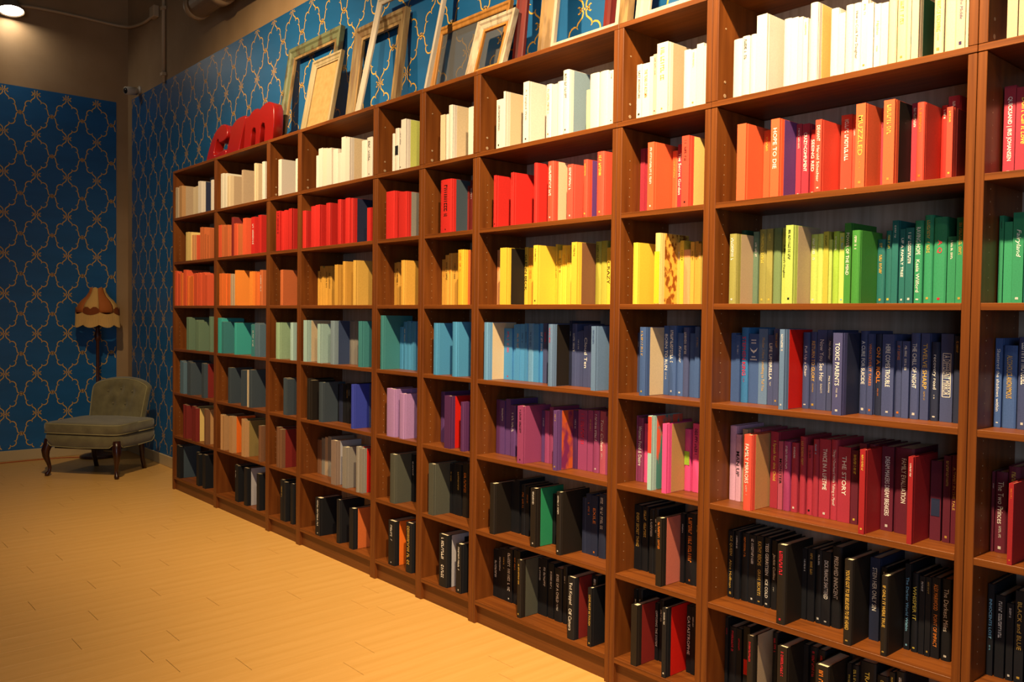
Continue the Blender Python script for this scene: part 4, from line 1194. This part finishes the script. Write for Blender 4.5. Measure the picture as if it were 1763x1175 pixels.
# ------------------------------------------------------------------ fringed floor lamp in the corner
la = tag(empty('floor_lamp', (-1.83, -.02, 0)), 'floor lamp with a fringed orange and cream vintage shade, behind the chair', 'floor lamp')
mpole = mat('turned_dark_wood', lin('4a2414'), .35, noise=((30, 30, 6), lin('36180c'), .4, .6))
bm = bmesh.new(); lathe(bm, [(0, 0), (.15, 0), (.15, .018), (.12, .03), (.06, .04), (.03, .07), (0, .07)], 28); mesh_obj('base', bm, mpole, la, True)
bm = bmesh.new(); lathe(bm, [(.016, .06), (.016, .55), (.026, .57), (.026, .60), (.014, .63), (.014, 1.05), (.024, 1.07), (.03, 1.10), (.022, 1.14), (.016, 1.17), (.018, 1.2), (.0, 1.2)], 16); mesh_obj('pole', bm, mpole, la, True)
bm = bmesh.new(); lathe(bm, [(.012, 1.18), (.012, 1.26), (.025, 1.28), (.03, 1.33), (.02, 1.38), (0, 1.39)], 14); mesh_obj('bulb', bm, mat('unlit_bulb', lin('c8c0b0'), .3), la, True)
mor_ = mat('rust_orange_fabric', lin('a85a1e'), .8, bump=((300, 300, 300), .2)); mcr_ = mat('cream_gold_fabric', lin('c99a52'), .8, bump=((300, 300, 300), .2)); mbr_ = mat('dark_brown_velvet', lin('7a3a12'), .9); mfr_ = mat('gold_fringe', lin('d0a560'), .75)
prof = [(.062, 1.53), (.072, 1.50), (.095, 1.46), (.135, 1.42), (.162, 1.38), (.172, 1.345), (.175, 1.315)]
NP = 8; a0 = math.radians(-12)
def shade_pt(r, z_, ang, k):
    t = (ang-a0)/(2*PI/NP)-k; bul = 1+.05*math.sin(PI*min(1, max(0, t)))*(1.5-z_)/.2 if z_ < 1.5 else 1
    return (r*bul*math.cos(ang), r*bul*math.sin(ang), z_)
for k in range(NP):
    A = [a0+2*PI/NP*(k+i/6) for i in range(7)]
    mm = mor_ if k % 2 == 0 else mcr_
    bm = bmesh.new(); loft(bm, [[shade_pt(r, z_+(.012*math.sin(PI*i/6) if z_ > 1.52 else 0), a, k) for i, a in enumerate(A)] for r, z_ in prof], closed=False)
    bm2 = bm; pa = mesh_obj('shade_panel', bm2, mm, la, True); sm = pa.modifiers.new('thickness', 'SOLIDIFY'); sm.thickness = .003
    # velvet scallop at the foot of the panel
    if mm is mcr_:
        bm = bmesh.new()
        tops = [shade_pt(.1765 if True else 0, 1.345+.022*abs(math.sin(2*PI*i/6)), a, k) for i, a in enumerate(A)]
        bots = [shade_pt(.1795, 1.312-.02*math.sin(PI*i/6), a, k) for i, a in enumerate(A)]
        loft(bm, [tops, bots], closed=False); so_ = mesh_obj('scallop_trim', bm, mbr_, pa); sm = so_.modifiers.new('thickness', 'SOLIDIFY'); sm.thickness = .003
    # fringe: corrugated hanging threads with a scalloped lower edge
    bm = bmesh.new(); nt_ = 24; t0 = []; t1 = []
    for i in range(nt_+1):
        u = i/nt_; a = a0+2*PI/NP*(k+u); r = .174+(.003 if i % 2 else 0)
        t0.append(shade_pt(r, 1.318-.018*math.sin(PI*u), a, k)); t1.append(shade_pt(r, 1.205-.025*math.sin(PI*u), a, k))
    loft(bm, [t0, [(p[0]*1.005, p[1]*1.005, (p[2]+q[2])/2) for p, q in zip(t0, t1)], t1], closed=False); fo = mesh_obj('fringe', bm, mfr_, pa); sm = fo.modifiers.new('thickness', 'SOLIDIFY'); sm.thickness = .002
bm = bmesh.new()
for k in range(3):
    a = k*2*PI/3; tube(bm, [(.02*math.cos(a), .02*math.sin(a), 1.27), (.17*math.cos(a), .17*math.sin(a), 1.325)], .003, 6)
mesh_obj('shade_carrier', bm, mpole, la)
# orange cord along the skirting
bm = bmesh.new(); tube(bm, curve_pts([(-1.98, -1.5, .0045), (-1.97, -1.1, .0045), (-1.95, -.8, .0045), (-1.96, -.5, .0045), (-1.94, -.27, .0045), (-1.90, -.19, .0045), (-1.87, -.12, .0045)]), .004, 6)
tag(mesh_obj('power_cord', bm, mat('rust_cord', lin('a8481c'), .5), None, True), 'thin rust-orange power cord lying along the left skirting board', 'cord')
